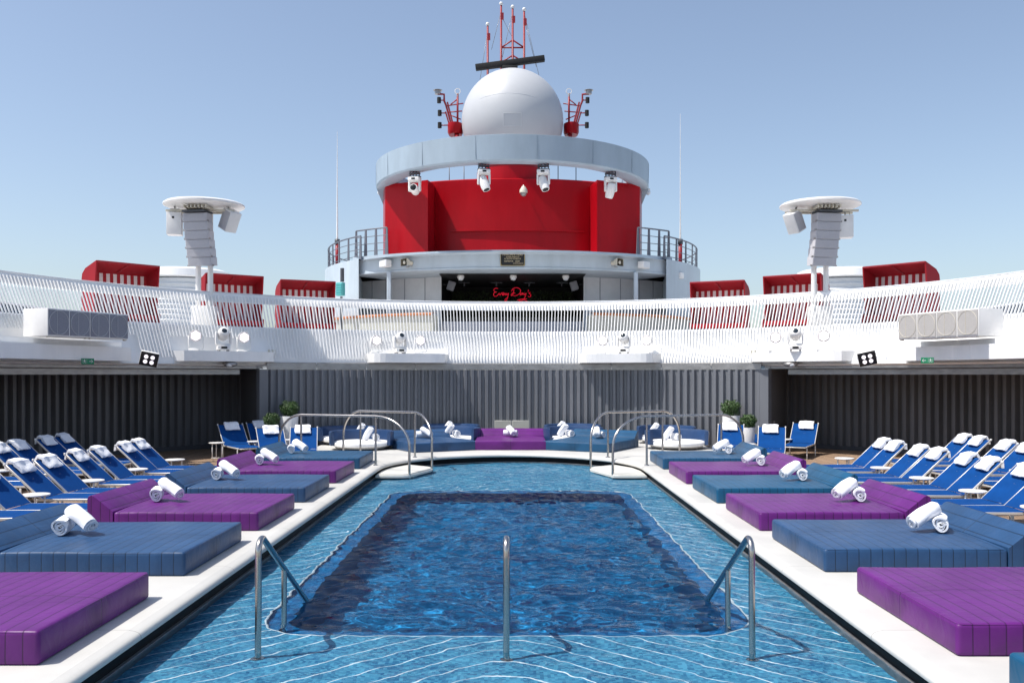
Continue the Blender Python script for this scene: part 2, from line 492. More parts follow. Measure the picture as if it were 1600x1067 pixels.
# platform: coping slab with bull-nosed edge. Outer boundary
outer_half = [(5.52, 2.0), (5.52, 21.15), (4.95, 21.6), (4.55, 22.9), (5.35, 23.7), (5.35, 26.2), (3.6, 27.6), (1.8, 28.05), (0, 28.1)]
outer = [(CX + x, y) for x, y in outer_half] + [(CX - x, y) for x, y in outer_half[:-1]][::-1]
def offset_poly(poly, d):
    """offset ccw polygon outwards by d"""
    n = len(poly); res = []
    for i in range(n):
        a, b, c = Vector(poly[i-1]), Vector(poly[i]), Vector(poly[(i+1) % n])
        t1 = (b - a).normalized(); t2 = (c - b).normalized()
        n1 = Vector((t1.y, -t1.x)); n2 = Vector((t2.y, -t2.x))
        m = (n1 + n2)
        m = m.normalized() * (d / max(0.4, m.normalized().dot(n1)))
        res.append((b.x + m.x, b.y + m.y))
    return res
ZC = 0.22
def half_path(pts, cx, side):
    """part of a ccw outline with side*(x-cx) >= 0, from its bottom crossing to its top one (for side = 1)"""
    n = len(pts); path = None; cuts = []
    for i in range(n):
        (xa, ya), (xb, yb) = pts[i], pts[(i+1) % n]
        da, db = side*(xa-cx), side*(xb-cx)
        if (da < 0) != (db < 0):
            f = da/(da-db); cuts.append((i, da < 0, (cx, ya + (yb-ya)*f)))
    start = [c for c in cuts if c[1]][0]; end = [c for c in cuts if not c[1]][0]
    path = [start[2]]; i = (start[0] + 1) % n
    while True:
        path.append(pts[i])
        if i == end[0]: break
        i = (i + 1) % n
    path.append(end[2])
    return path
def fill_between(outer_pts, inner_pts, z):
    bm = bmesh.new()
    cx = CX + 0.00137
    for side in (1, -1):
        o_ = half_path(list(outer_pts), cx, side); i_ = half_path(list(inner_pts), cx, side)
        lp = []
        for p in o_ + i_[::-1]:
            if not lp or math.hypot(p[0]-lp[-1][0], p[1]-lp[-1][1]) > 1e-4: lp.append(p)
        # ear clipping, done here because the annulus halves are long and thin
        vs = [bm.verts.new((x, y, z)) for x, y in lp]
        idx = list(range(len(lp)))
        def cr(a, b, c): return (lp[b][0]-lp[a][0])*(lp[c][1]-lp[a][1]) - (lp[b][1]-lp[a][1])*(lp[c][0]-lp[a][0])
        if sum(lp[i-1][0]*lp[i][1]-lp[i][0]*lp[i-1][1] for i in range(len(lp))) < 0: idx.reverse()
        while len(idx) > 3:
            best = None
            for k in range(len(idx)):
                a, b, c = idx[k-1], idx[k], idx[(k+1) % len(idx)]
                ar = cr(a, b, c)
                if ar < -1e-9: continue
                if any(q not in (a, b, c) and cr(a, b, q) > -1e-9 and cr(b, c, q) > -1e-9 and cr(c, a, q) > -1e-9 for q in idx): continue
                best = k
                if ar > 1e-7: bm.faces.new([vs[a], vs[b], vs[c]])
                break
            if best is None: break
            idx.pop(best)
        if len(idx) == 3: bm.faces.new([vs[i] for i in idx])
    return bm
mb = MB()
rin = offset_poly(OUT, 0.10)
bm = fill_between(outer, rin, ZC); mb.frombm(bm, None, False); bm.free()
# bullnose: inner ring profile
prof = [(0.10, 0.0), (0.085, -0.0035), (0.05, -0.010), (0.022, -0.022), (0.006, -0.04), (0.0, -0.06), (0.006, -0.078), (0.03, -0.09), (0.10, -0.092)]
rings = [[(x, y, ZC + dz) for x, y in offset_poly(OUT, o)] for o, dz in prof]
n = len(OUT)
vs = [v for r_ in rings for v in r_]
fs = [(i*n+k, i*n+(k+1) % n, (i+1)*n+(k+1) % n, (i+1)*n+k) for i in range(len(rings)-1) for k in range(n)]
mb.add(vs, fs, True)
m_ = len(outer)
vs = [(x, y, ZC) for x, y in outer] + [(x, y, 0.0) for x, y in outer]
mb.add(vs, [(k, (k+1) % m_, m_+(k+1) % m_, m_+k) for k in range(m_)])
struct(mb.build("coping", "coping"))
# gutter (black recess) and tiled lip
mb = MB()
g0 = offset_poly(OUT, 0.085)
vs = [(x, y, ZC-0.091) for x, y in g0] + [(x, y, -0.02) for x, y in g0]
mb.add(vs, [(k, (k+1) % n, n+(k+1) % n, n+k) for k in range(n)])
struct(mb.build("pool_gutter", "black_gutter"))
mb = MB()
g1 = offset_poly(OUT, 0.055); g2 = offset_poly(OUT, 0.084)
vs = [(x, y, -0.30) for x, y in g1] + [(x, y, 0.012) for x, y in g1] + [(x, y, 0.012) for x, y in g2]
mb.add(vs, [(i*n+k, i*n+(k+1) % n, (i+1)*n+(k+1) % n, (i+1)*n+k) for i in range(2) for k in range(n)])
struct(mb.build("pool_edge", "lip_tile"))
# shelf with pit opening
ZS = -0.17
def rrect(x0, x1, y0, y1, r, k=8):
    pts = []
    for cx, cy, a in ((x1-r, y0+r, -90), (x1-r, y1-r, 0), (x0+r, y1-r, 90), (x0+r, y0+r, 180)):
        for i in range(k + 1):
            t = R(a + 90 * i / k); pts.append((cx + r * math.cos(t), cy + r * math.sin(t)))
    return pts
pit = rrect(CX - 2.22, CX + 2.22, 7.85, 17.4, 0.6)
pin = offset_poly(pit, 0.02)
mb = MB(); bm = fill_between([(x, y) for x, y in g1], pin, ZS); mb.frombm(bm, None, False); bm.free()
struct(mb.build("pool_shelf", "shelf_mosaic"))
mb = MB(); k_ = len(pit)      # pale trim tile round the pit's edge
vs = [(x, y, ZS) for x, y in pin] + [(x, y, ZS + 0.004) for x, y in offset_poly(pit, 0.010)] + [(x, y, ZS - 0.004) for x, y in pit]
mb.add(vs, [(i*k_+k, i*k_+(k+1) % k_, (i+1)*k_+(k+1) % k_, (i+1)*k_+k) for i in range(2) for k in range(k_)])
mat("trim_tile", (0.50, 0.56, 0.60), 0.35, var=0.15, scale=8)
struct(mb.build("pool_trim", "trim_tile"))
ZP = -1.25
mb = MB()
pit2 = offset_poly(pit, -0.20)
vs = [(x, y, ZS-0.004) for x, y in pit] + [(x, y, ZS-0.06) for x, y in pit] + [(x, y, ZS-0.10) for x, y in pit2]
mb.add(vs, [(i*k_+k, i*k_+(k+1) % k_, (i+1)*k_+(k+1) % k_, (i+1)*k_+k) for i in range(2) for k in range(k_)])
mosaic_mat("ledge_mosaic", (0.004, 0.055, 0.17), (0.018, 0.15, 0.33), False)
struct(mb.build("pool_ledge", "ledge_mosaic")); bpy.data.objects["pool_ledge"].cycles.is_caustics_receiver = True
mb = MB()
vs = [(x, y, ZS-0.10) for x, y in pit2] + [(x, y, ZP) for x, y in pit2]
mb.add(vs, [(k, (k+1) % k_, k_+(k+1) % k_, k_+k) for k in range(k_)])
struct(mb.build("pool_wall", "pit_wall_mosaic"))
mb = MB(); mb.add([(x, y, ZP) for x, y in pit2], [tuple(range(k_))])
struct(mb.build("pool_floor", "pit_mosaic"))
# water surface: real waves
def water():
    x0, x1, y0, y1 = CX - 2.92, CX + 2.92, 2.55, 23.0
    # denser near
    nx = 230; ys = [y0]
    while ys[-1] < y1: ys.append(ys[-1] + 0.024 + 0.0011 * (ys[-1] - y0))
    ys = np.array(ys); xs = np.linspace(x0, x1, nx)
    X, Y = np.meshgrid(xs, ys)
    rng = np.random.default_rng(5)
    Z = np.zeros_like(X)
    depthmask = 1 / (1 + np.exp(-(2.28 - np.abs(X - CX)) / 0.18)) * 1 / (1 + np.exp(-(Y - 7.9) / 0.2)) * 1 / (1 + np.exp(-(17.8 - Y) / 0.5))
    for i in range(70):
        big = i < 22
        lam = rng.uniform(0.30, 0.85) if big else rng.uniform(0.12, 0.30)
        th = rng.normal(PI/2, 0.75)
        a = (0.0048 if big else 0.0040) * lam * rng.uniform(0.5, 1.3); ph = rng.uniform(0, 2*PI)
        kk = 2*PI/lam
        warp = 0.35*np.sin(X*rng.uniform(0.5,1.6)+ph)+0.2*np.sin(Y*rng.uniform(0.5,1.4)+2*ph)
        env = 0.6 + 0.4*np.sin(X*rng.uniform(0.8,2.5)+ph)*np.sin(Y*rng.uniform(0.8,2.5)-ph)
        w = np.sin(kk*(X*math.cos(th)+Y*math.sin(th)+warp) + ph)
        Z += a * w * env * (0.62 + 0.95 * depthmask)
    vs = np.stack([X, Y, Z], -1).reshape(-1, 3)
    nyy, nxx = X.shape
    idx = np.arange(nyy*nxx).reshape(nyy, nxx)
    f = np.stack([idx[:-1,:-1], idx[:-1,1:], idx[1:,1:], idx[1:,:-1]], -1).reshape(-1, 4)
    # keep faces inside the lip outline
    poly = np.array(g1)
    cxy = vs[f].mean(1)[:, :2]
    inside = np.zeros(len(cxy), bool)
    px, py = poly[:,0], poly[:,1]
    j = len(poly) - 1
    for i in range(len(poly)):
        c = ((py[i] > cxy[:,1]) != (py[j] > cxy[:,1])) & (cxy[:,0] < (px[j]-px[i])*(cxy[:,1]-py[i])/(py[j]-py[i]+1e-12)+px[i])
        inside ^= c; j = i
    f = f[inside]
    me = bpy.data.meshes.new("water")
    me.from_pydata(vs.tolist(), [], f.tolist())
    me.polygons.foreach_set("use_smooth", [True]*len(f))
    me.update()
    me.materials.append(M["pool_water"])
    o = bpy.data.objects.new("water", me); COL.objects.link(o)
    return struct(o)
wat = water()
CAUSTICS = True
if CAUSTICS:
    sl.cycles.is_caustics_light = True
    wat.cycles.is_caustics_caster = True
    for nm in ("pool_shelf", "pool_floor", "pool_wall", "pool_edge", "pool_trim"):
        bpy.data.objects[nm].cycles.is_caustics_receiver = True

# entry steps at the far corners
for sgn in (-1, 1):
    poly = [(2.86, 19.15), (2.28, 19.15), (2.16, 19.2), (1.80, 20.35), (1.78, 20.6), (1.86, 20.8), (2.4, 21.3), (2.75, 20.6), (2.86, 19.9)]
    poly = [(CX + sgn*x, y) for x, y in poly]
    mb = MB()
    bm = bmesh.new(); vv = [bm.verts.new((x, y, 0.02)) for x, y in poly]; f = bm.faces.new(vv)
    ex = bmesh.ops.extrude_face_region(bm, geom=[f]); 
    for v in [g for g in ex['geom'] if isinstance(g, bmesh.types.BMVert)]: v.co.z = 0.095
    bmesh.ops.recalc_face_normals(bm, faces=bm.faces)
    bmesh.ops.bevel(bm, geom=[e for e in bm.edges if all(v.co.z > 0.05 for v in e.verts)], offset=0.03, segments=3, affect='EDGES')
    mb.frombm(bm); bm.free()
    mb.prism([(CX+sgn*2.7,19.5),(CX+sgn*2.1,19.5),(CX+sgn*2.0,20.5),(CX+sgn*2.6,20.5)][::sgn], ZS, 0.03)
    side = "left" if sgn < 0 else "right"
    tag(mb.build("pool_step", "step_stone"), f"pale stone entry step in the far {side} corner of the pool", "step", "entry steps of the pool")

# teak deck with opening under the pool
mb = MB()
bm = fill_between([(-21,-30),(21,-30),(21,50),(-21,50)], offset_poly(OUT, 0.6), 0.0); mb.frombm(bm, None, False); bm.free()
struct(mb.build("deck", "teak"))

# ------------------------------------------------------------------ the well: walls, upper deck, balustrade
WC = Vector((0, 17.3))
def wp(r, a, z):      # a measured from +Y, positive to the right
    return Vector((WC.x + r * math.sin(a), WC.y + r * math.cos(a), z))
def arc_sheet(mb, prof, a0, a1, n, smooth=True):
    vs = []
    for r, z in prof:
        for k in range(n + 1): vs.append(wp(r, a0 + (a1 - a0) * k / n, z))
    fs = [(i*(n+1)+k, i*(n+1)+k+1, (i+1)*(n+1)+k+1, (i+1)*(n+1)+k) for i in range(len(prof)-1) for k in range(n)]
    mb.add(vs, fs, smooth)
    return mb
def corrugated(mb, r, a0, a1, z0, z1, pitch=0.22, dep=0.085):
    n = max(2, round(abs(a1 - a0) * r / pitch)); pts = []
    for i in range(n):
        for u, d in ((0, 0), (0.34, 0), (0.50, dep), (0.84, dep)):
            pts.append((a0 + (a1 - a0) * (i + u) / n, r - d))
    pts.append((a1, r))
    vs = [wp(rr, a, z0) for a, rr in pts] + [wp(rr, a, z1) for a, rr in pts]
    k = len(pts)
    mb.add(vs, [(i, i+1, k+i+1, k+i) for i in range(k-1)])
A1 = R(39.6)
t = thing("corrugated_wall", "light grey corrugated wall facing the pool behind the far sofas", "wall", (0,0,0))
mb = MB(); corrugated(mb, 11.05, -A1, A1, 0.10, 2.34); mb.build("wall_panel", "wall_grey", t)
mb = MB(); arc_sheet(mb, [(10.99, 0.0), (10.99, 0.13), (11.03, 0.13)], -A1, A1, 40); mb.build("skirting", "dark_grey", t)
for s_ in (-1, 1):
    mb = MB(); p = wp(11.05, s_*(A1+R(0.55)), 0); mb.box((p.x, p.y, 1.17), (0.26, 0.2, 2.34), rz=-s_*A1); mb.build("post", "wall_grey", t)
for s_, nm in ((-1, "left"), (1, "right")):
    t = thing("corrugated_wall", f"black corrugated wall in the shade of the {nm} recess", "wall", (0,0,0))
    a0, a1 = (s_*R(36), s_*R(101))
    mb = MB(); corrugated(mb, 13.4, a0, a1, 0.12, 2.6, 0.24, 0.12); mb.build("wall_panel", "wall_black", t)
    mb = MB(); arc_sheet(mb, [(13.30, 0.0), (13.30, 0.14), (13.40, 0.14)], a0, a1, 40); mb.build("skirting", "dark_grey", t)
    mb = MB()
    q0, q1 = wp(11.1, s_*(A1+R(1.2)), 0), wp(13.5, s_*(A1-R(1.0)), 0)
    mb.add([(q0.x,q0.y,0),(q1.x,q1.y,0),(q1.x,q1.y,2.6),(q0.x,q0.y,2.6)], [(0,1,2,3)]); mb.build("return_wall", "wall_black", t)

# upper deck: slab ring with coved white fascia
AE = R(101)
mb = MB()
circ = [wp(11.56, -AE + 2*AE*k/120, 0) for k in range(121)]
e = 20.5
outp = [(circ[-1].x, circ[-1].y)]
inner_l = [(p.x, p.y) for p in circ]
poly = [(x, y) for x, y in inner_l] + [(e, inner_l[-1][1]), (e, 76), (-e, 76), (-e, inner_l[0][1])]
for z in (3.42, 2.62):
    bm = bmesh.new(); vv = [bm.verts.new((x, y, z)) for x, y in poly]
    es = [bm.edges.new((vv[i], vv[(i+1) % len(vv)])) for i in range(len(vv))]
    bmesh.ops.triangle_fill(bm, edges=es, use_beauty=True); mb.frombm(bm, None, False); bm.free()
arc_sheet(mb, [(11.56, 3.42), (11.56, 3.54), (11.50, 3.56), (11.44, 3.54), (11.42, 3.40), (11.34, 3.12), (11.24, 2.86), (11.14, 2.68), (11.10, 2.56), (11.10, 2.46), (11.6, 2.46), (11.6, 2.62)], -AE, AE, 150)
for s_ in (-1, 1):
    for z0, z1 in ((2.62, 3.42),):
        mb.add([(s_*e, inner_l[0][1], z0), (s_*e, 76, z0), (s_*e, 76, z1), (s_*e, inner_l[0][1], z1)], [(0,1,2,3)])
        q = inner_l[-1][0]*s_
        mb.add([(q, inner_l[0][1], z0), (s_*e, inner_l[0][1], z0), (s_*e, inner_l[0][1], z1), (q, inner_l[0][1], z1)], [(0,1,2,3)])
struct(mb.build("upper_deck", "white_paint"))
# steel header strip
t = thing("steel_header", "brushed steel header strip under the white fascia round the pool well", "header", (0,0,0))
for i in range(10):
    a0 = -A1 + 2*A1*i/10 + R(0.05); a1 = -A1 + 2*A1*(i+1)/10 - R(0.05)
    mb = MB(); arc_sheet(mb, [(11.12, 2.345), (11.02, 2.345), (11.02, 2.53), (11.06, 2.55)], a0, a1, 8); mb.build("plate", "dull_steel", t)
for s_ in (-1, 1):
    mb = MB(); arc_sheet(mb, [(11.5, 2.40), (11.16, 2.36), (11.12, 2.36), (11.12, 2.43), (11.16, 2.47)], s_*(A1+R(0.3)), s_*AE, 60); mb.build("track", "dull_steel", t)
    mb = MB(); arc_sheet(mb, [(11.62, 2.24), (11.30, 2.20), (11.28, 2.20), (11.28, 2.34), (11.32, 2.38)], s_*(A1+R(3.5)), s_*AE, 60); mb.build("track", "dull_steel", t)
    mb = MB(); arc_sheet(mb, [(11.05, 2.47), (11.0, 2.478)], s_*(A1+R(0.3)), s_*AE, 60)
    arc_sheet(mb, [(11.09, 2.44), (11.05, 2.47)], s_*(A1+R(0.3)), s_*AE, 60); mb.build("drip_edge", "white_metal", t)

# balustrade
def near_ledge(a):
    d = math.degrees(a)
    for c, w in ((-46.3, 7.6), (-17.2, 6.2), (17.0, 6.2), (46.0, 7.6)):
        if abs(d - c) < w: return True
    return abs(d) > 58.5
t = thing("balustrade", "white curved balustrade of close raked fins round the pool well", "balustrade", (0,0,0))
mb = MB()
NF = 408
for i in range(NF + 1):
    a = -AE + 2*AE*i/NF
    lowz = 3.22 if near_ledge(a) else 2.66
    pts = []
    def rr(z): return 11.02 + (z - 2.5) * 0.41
    h = [(rr(lowz)-0.06+ (0.0), lowz), (rr(4.42)-0.10, 4.40)]
    top_in, top_out = rr(4.42)-0.03, rr(4.42)+0.02
    low_in, low_out = rr(lowz)-0.045, rr(lowz)-0.012
    tx = math.cos(a) * 0.010; ty = -math.sin(a) * 0.010
    quad = [(low_in, lowz), (low_out, lowz), (top_out, 4.44), (top_in, 4.42), ((rr(4.1)-0.035), 4.10)]
    vs = []
    for sgn in (-1, 1):
        for r_, z_ in quad:
            p = wp(r_, a, z_); vs.append((p.x + sgn*tx, p.y + sgn*ty, z_))
    k = len(quad)
    mb.add(vs, [tuple(range(k)), tuple(range(2*k-1, k-1, -1))] + [(j, (j+1) % k, k+(j+1) % k, k+j) for j in range(k)])
mb.build("fins", "white_paint", t)
mb = MB(); arc_sheet(mb, [(rr(4.24)+0.03, 4.24), (rr(4.5)+0.03, 4.50), (rr(4.5)+0.05, 4.50), (rr(4.24)+0.05, 4.24), (rr(4.24)+0.03, 4.24)], -AE, AE, 160); mb.build("top_band", "white_paint", t)
mb = MB(); mb.tube([wp(rr(4.5)+0.04, -AE + 2*AE*k/160, 4.515) for k in range(161)], 0.022, 8); mb.build("handrail", "pale_panel", t)

# ledges carrying the lights
def ledge(a_c, a_w, r_in, z0, z1, label, name="light_ledge"):
    t = thing(name, label, "ledge", (0,0,0), group="white light ledges on the fascia")
    mb = MB(); n = 16; front = []
    for k in range(n + 1):
        u = -1 + 2*k/n
        front.append((a_c + a_w*u, 11.2 - (11.2 - r_in) * (1 - abs(u)**6)**0.5))
    vs = []
    for z in (z0, z1):
        for a, r_ in front: vs.append(wp(r_, a, z))
    for z in (z0, z1):
        for a, r_ in front: vs.append(wp(11.45, a, z))
    m2 = n + 1
    fs = [(k, k+1, m2+k+1, m2+k) for k in range(n)]
    fs += [(m2+k, m2+k+1, 3*m2+k+1, 3*m2+k) for k in range(n)]
    fs += [(k, k+1, 2*m2+k+1, 2*m2+k) for k in range(n)]
    mb.add(vs, fs)
    mb.build("shelf", "white_paint", t)
    return t
led = [(-45.9, 8.0, 10.72, "outer left"), (-17.2, 6.6, 10.5, "inner left"), (17.0, 6.6, 10.5, "inner right"), (45.6, 8.0, 10.72, "outer right")]
for c, w, r_, nm in led:
    ledge(R(c), R(w), r_, 2.555, 2.83, f"white ledge with three stage lights, {nm} one of four along the fascia")
# big speaker ledges at the frame's sides
for s_, nm in ((-1, "left"), (1, "right")):
    t = thing("speaker_ledge", f"broad white ledge under the {nm} bank of bass speakers", "ledge", (0,0,0), group="broad speaker ledges")
    def P(r_, d, z): 
        v = wp(r_, s_*R(d), z); return (v.x, v.y, v.z)
    mb = MB()
    pl = [P(10.75, 61.5, 0), P(10.55, 74, 0), P(10.45, 88, 0), P(11.5, 88, 0), P(11.5, 74, 0), P(11.5, 61.5, 0)]
    mb.prism([(x, y) for x, y, z in pl][::(1 if s_ > 0 else -1)], 2.53, 2.86)
    mb.build("shelf", "white_paint", t)
    mb = MB()
    pl = [P(10.86, 62.5, 0), P(10.70, 73, 0), P(10.66, 83, 0), P(11.5, 83, 0), P(11.5, 62.5, 0)]
    mb.prism([(x, y) for x, y, z in pl][::(1 if s_ > 0 else -1)], 2.862, 2.99)
    mb.build("plinth", "white_paint", t)

# ------------------------------------------------------------------ pool handrails
def arc_pts(c, r, a0, a1, u, v, n=8):
    return [c + u * (r * math.cos(a0 + (a1 - a0) * i / n)) + v * (r * math.sin(a0 + (a1 - a0) * i / n)) for i in range(n + 1)]
UX, UY, UZ = Vector((1, 0, 0)), Vector((0, 1, 0)), Vector((0, 0, 1))
for xx, lab in ((-2.03, "left"), (CX, "middle"), (2.03 + 2*CX - 0.02, "right")):
    t = thing("pool_handrail", f"short bent steel handrail at the near edge of the deep part, {lab} of three", "handrail", (xx, 0, 0), group="handrails at the near pool steps")
    mb = MB()
    d = Vector((0, 1.42, -0.78)).normalized()
    zt = 0.90
    bend_c = Vector((0, 7.22 + 0.09, zt - 0.09))
    pts = [Vector((0, 7.20, ZS)), Vector((0, 7.22, 0.4)), Vector((0, 7.22, zt - 0.16))]
    ang1 = math.atan2(d.y, -d.z)
    pts += [Vector((0, 7.22 + 0.1 - 0.1*math.cos(th), zt - 0.12 + 0.1*math.sin(th))) for th in [R(10 + 12*i) for i in range(10)]]
    end = Vector((0, 8.98, -0.06))
    last = pts[-1]
    pts += [last + (end - last) * 0.5, end, end + Vector((0, 0.35, -0.20))]
    mb.tube(pts, 0.0255, 14); mb.build("rail", "stainless", t)
    mb = MB(); f = (8.03 - last.y) / (end.y - last.y); zz = last.z + (end.z - last.z) * f
    mb.cyl((0, 8.03, -0.9), (0, 8.03, zz), 0.024, 14); mb.build("post", "stainless", t)
    mb = MB(); mb.lathe([(0.026, 0.012), (0.05, 0.010), (0.055, 0.0)], 16, Matrix.Translation((0, 7.20, ZS))); mb.build("flange", "stainless", t)
def stair_rail(p_out, p_a, p_b, p_in, z_out, z_top, label):
    """outer end, post a, post b, inner end (x,y)"""
    t = thing("step_handrail", label, "handrail", (0, 0, 0), group="arched handrails at the far pool steps")
    o_, a_, b_, i_ = [Vector((*p, 0)) for p in (p_out, p_a, p_b, p_in)]
    pts = [Vector((o_.x, o_.y, z_out))]
    for k in range(9):
        th = PI/2 * k / 8
        pts.append(o_ + (a_ - o_) * (1 - math.cos(th)) + UZ * (z_top - 0.62 + 0.62 * math.sin(th)))
    for k in range(9):
        th = PI/2 * (1 - k / 8)
        pts.append(i_ + (b_ - i_) * (1 - math.cos(th)) + UZ * (z_top - 0.62 + 0.62 * math.sin(th)))
    pts.append(Vector((i_.x, i_.y, -0.16)))
    mb = MB(); mb.tube(pts, 0.027, 12); mb.build("rail", "stainless", t)
    for q in (a_, b_):
        mb = MB(); mb.cyl((q.x, q.y, ZC), (q.x, q.y, z_top - 0.02), 0.024, 12)
        mb.lathe([(0.024, 0.02), (0.05, 0.015), (0.055, 0.0)], 14, Matrix.Translation((q.x, q.y, ZC + 0.001))); mb.build("post", "stainless", t)
railA = [(-5.36, 20.75), (-4.80, 20.5), (-3.02, 19.85), (-2.22, 19.3)]
railB = [(-4.27, 22.75), (-3.80, 22.5), (-2.37, 21.75), (-1.88, 20.85)]
for s_, nm in ((-1, "left"), (1, "right")):
    mir = lambda L: [((x if s_ < 0 else 2*CX - x), y) for x, y in L]
    stair_rail(*mir(railA), ZC, 1.29, f"arched steel handrail beside the far {nm} steps, nearer of that pair")
    stair_rail(*mir(railB), ZC, 1.295, f"arched steel handrail beside the far {nm} steps, farther of that pair")

# ------------------------------------------------------------------ daybeds
def make_daybed(name, material, label, w=1.88):
    """local: origin at pool-side bottom mid, +x towards the backrest"""
    t = thing(name, label, "daybed", (0,0,0), group="padded daybeds round the pool")
    bm = bmesh.new()
    nx, ny = 22, 20
    L0, H = 1.84, 0.235
    # padded seat: grid box with soft pillow top
    bmesh.ops.create_cube(bm, size=1)
    for v in bm.verts: v.co = Vector(((v.co.x + 0.5) * L0, v.co.y * w, (v.co.z + 0.5) * H))
    bmesh.ops.bevel(bm, geom=bm.edges[:], offset=0.034, segments=4, affect='EDGES', profile=0.55)
    bmesh.ops.bisect_plane(bm, geom=bm.verts[:]+bm.edges[:]+bm.faces[:], plane_co=(0,0,0), plane_no=(0,1,0))
    for fx in (0.12, 0.4, 0.8, 1.2, 1.6, 1.75):
        bmesh.ops.bisect_plane(bm, geom=bm.verts[:]+bm.edges[:]+bm.faces[:], plane_co=(fx,0,0), plane_no=(1,0,0))
    for fy in (-0.8, -0.5, 0.5, 0.8):
        bmesh.ops.bisect_plane(bm, geom=bm.verts[:]+bm.edges[:]+bm.faces[:], plane_co=(0,fy*w/1.88,0), plane_no=(0,1,0))
    for v in bm.verts:
        if v.co.z > H * 0.8:
            u = v.co.x / L0; q = v.co.y / (w/2)
            v.co.z += 0.018 * (1 - q*q) * min(1, u*5) - 0.007 * math.exp(-(q/0.12)**2) + 0.004*math.sin(v.co.x*4.3 + v.co.y*2.1)
    mb = MB(); mb.frombm(bm); bm.free()
    seat = mb.build("seat_cushion", material, t)
    e_ = 0.010; pp = [(e_, -w/2+e_), (L0-0.02, -w/2+e_), (L0-0.02, w/2-e_), (e_, w/2-e_)]
    mb = MB(); rc = 0.03; ring_ = []
    for i in range(4):
        a = Vector(pp[i]); pv = (Vector(pp[i-1]) - a).normalized(); nx_ = (Vector(pp[(i+1) % 4]) - a).normalized()
        ring_ += [a + pv*rc, a + (pv + nx_)*rc*0.3, a + nx_*rc]
        b_ = Vector(pp[(i+1) % 4])
        for q in range(1, 6): ring_.append(a.lerp(b_, q/6))
    mb.tube([(v.x, v.y, H - 0.012 + 0.002*math.sin(v.x*7+v.y*5)) for v in ring_], 0.0065, 6, closed=True); mb.build("piping", material, seat)
    prof = [(1.845, 0.0), (2.165, 0.0), (2.17, 0.02), (2.172, 0.40), (2.155, 0.437), (2.125, 0.450), (2.09, 0.440), (1.87, 0.262), (1.845, 0.245)]
    mb = MB()
    ys = [-w/2, -w/2 + 0.008, -w/4, 0, w/4, w/2 - 0.008, w/2]
    vs = []; k = len(prof)
    for i, y in enumerate(ys):
        s = 0.985 if i in (0, len(ys)-1) else 1.0
        for a, b in prof: vs.append((2.0 + (a - 2.0) * s, y, 0.2 + (b - 0.2) * s))
    fs = [(i*k+j, i*k+(j+1) % k, (i+1)*k+(j+1) % k, (i+1)*k+j) for i in range(len(ys)-1) for j in range(k)]
    fs += [tuple(range(k)), tuple(range(len(ys)*k-1, (len(ys)-1)*k-1, -1))]
    mb.add(vs, fs, True); mb.build("backrest", material, t)
    return t
def roll_mesh(mb, mtx, L=0.38, r=0.1, seed=0):
    """towel rolled up like a swiss roll along local x: one continuous folded sheet"""
    rnd = random.Random(seed)
    turns = 3.3; n = 110; nl = 11; th = 0.021
    def wob(a, x, k): return 0.006*math.sin(2*a + seed + k) + 0.005*math.sin(3*a + x*11 + seed*2) + 0.0025*math.sin(x*23 + a)
    def P(f, x, side):
        a = f * turns * 2*PI + 0.3*seed
        rad = 0.016 + (r - 0.016) * f**0.92 - (th if side else 0.0) * min(1, f*3+0.35)
        rad = max(0.002, rad + wob(a, x, f*6))
        e = abs(x) / (L/2)
        rad *= 1 - 0.05 * e**4
        lay = 0.010*math.sin(f*turns*2*PI*0.37 + seed) * (1 if x > 0 else -1) * e**3   # uneven layer ends
        return (x + lay, rad*math.cos(a), rad*math.sin(a)*0.95)
    vs = []
    for side in (0, 1):
        for i in range(n + 1):
            for j in range(nl):
                x = -L/2 + L*j/(nl-1)
                vs.append(P(i/n, x, side))
    N_ = (n+1)*nl
    fs = []
    for i in range(n):
        for j in range(nl-1):
            q = (i*nl+j, i*nl+j+1, (i+1)*nl+j+1, (i+1)*nl+j)
            fs.append(q); fs.append(tuple(N_+k for k in reversed(q)))
        for j in (0, nl-1):
            fs.append((i*nl+j, (i+1)*nl+j, N_+(i+1)*nl+j, N_+i*nl+j))
    for i in (0, n):
        for j in range(nl-1): fs.append((i*nl+j, i*nl+j+1, N_+i*nl+j+1, N_+i*nl+j))
    mb.add(vs, fs, True, mtx)
def basis(xdir, up=Vector((0,0,1))):
    x = xdir.normalized(); y = up.cross(x).normalized(); z = x.cross(y)
    return Matrix((x, y, z)).transposed().to_4x4()
_m = MB(); roll_mesh(_m, Matrix.Identity(4), L=0.37, r=0.098, seed=1); ROLL1 = _m.build("rolled_towel", "towel")
_m = MB(); roll_mesh(_m, Matrix.Identity(4), L=0.37, r=0.097, seed=4); ROLL2 = _m.build("rolled_towel", "towel")
roll_first = {0: True, 1: True}
def put_roll(which, loc, xdir, label):
    src = (ROLL1, ROLL2)[which]
    if roll_first[which]: o = src; roll_first[which] = False
    else: o = src.copy(); COL.objects.link(o)
    m4 = Matrix.Translation(loc) @ basis(xdir) @ Matrix.Rotation(random.uniform(0, 0.5), 4, 'X')
    o.matrix_world = m4
    tag(o, label, "towel", "rolled white towels on the daybeds")
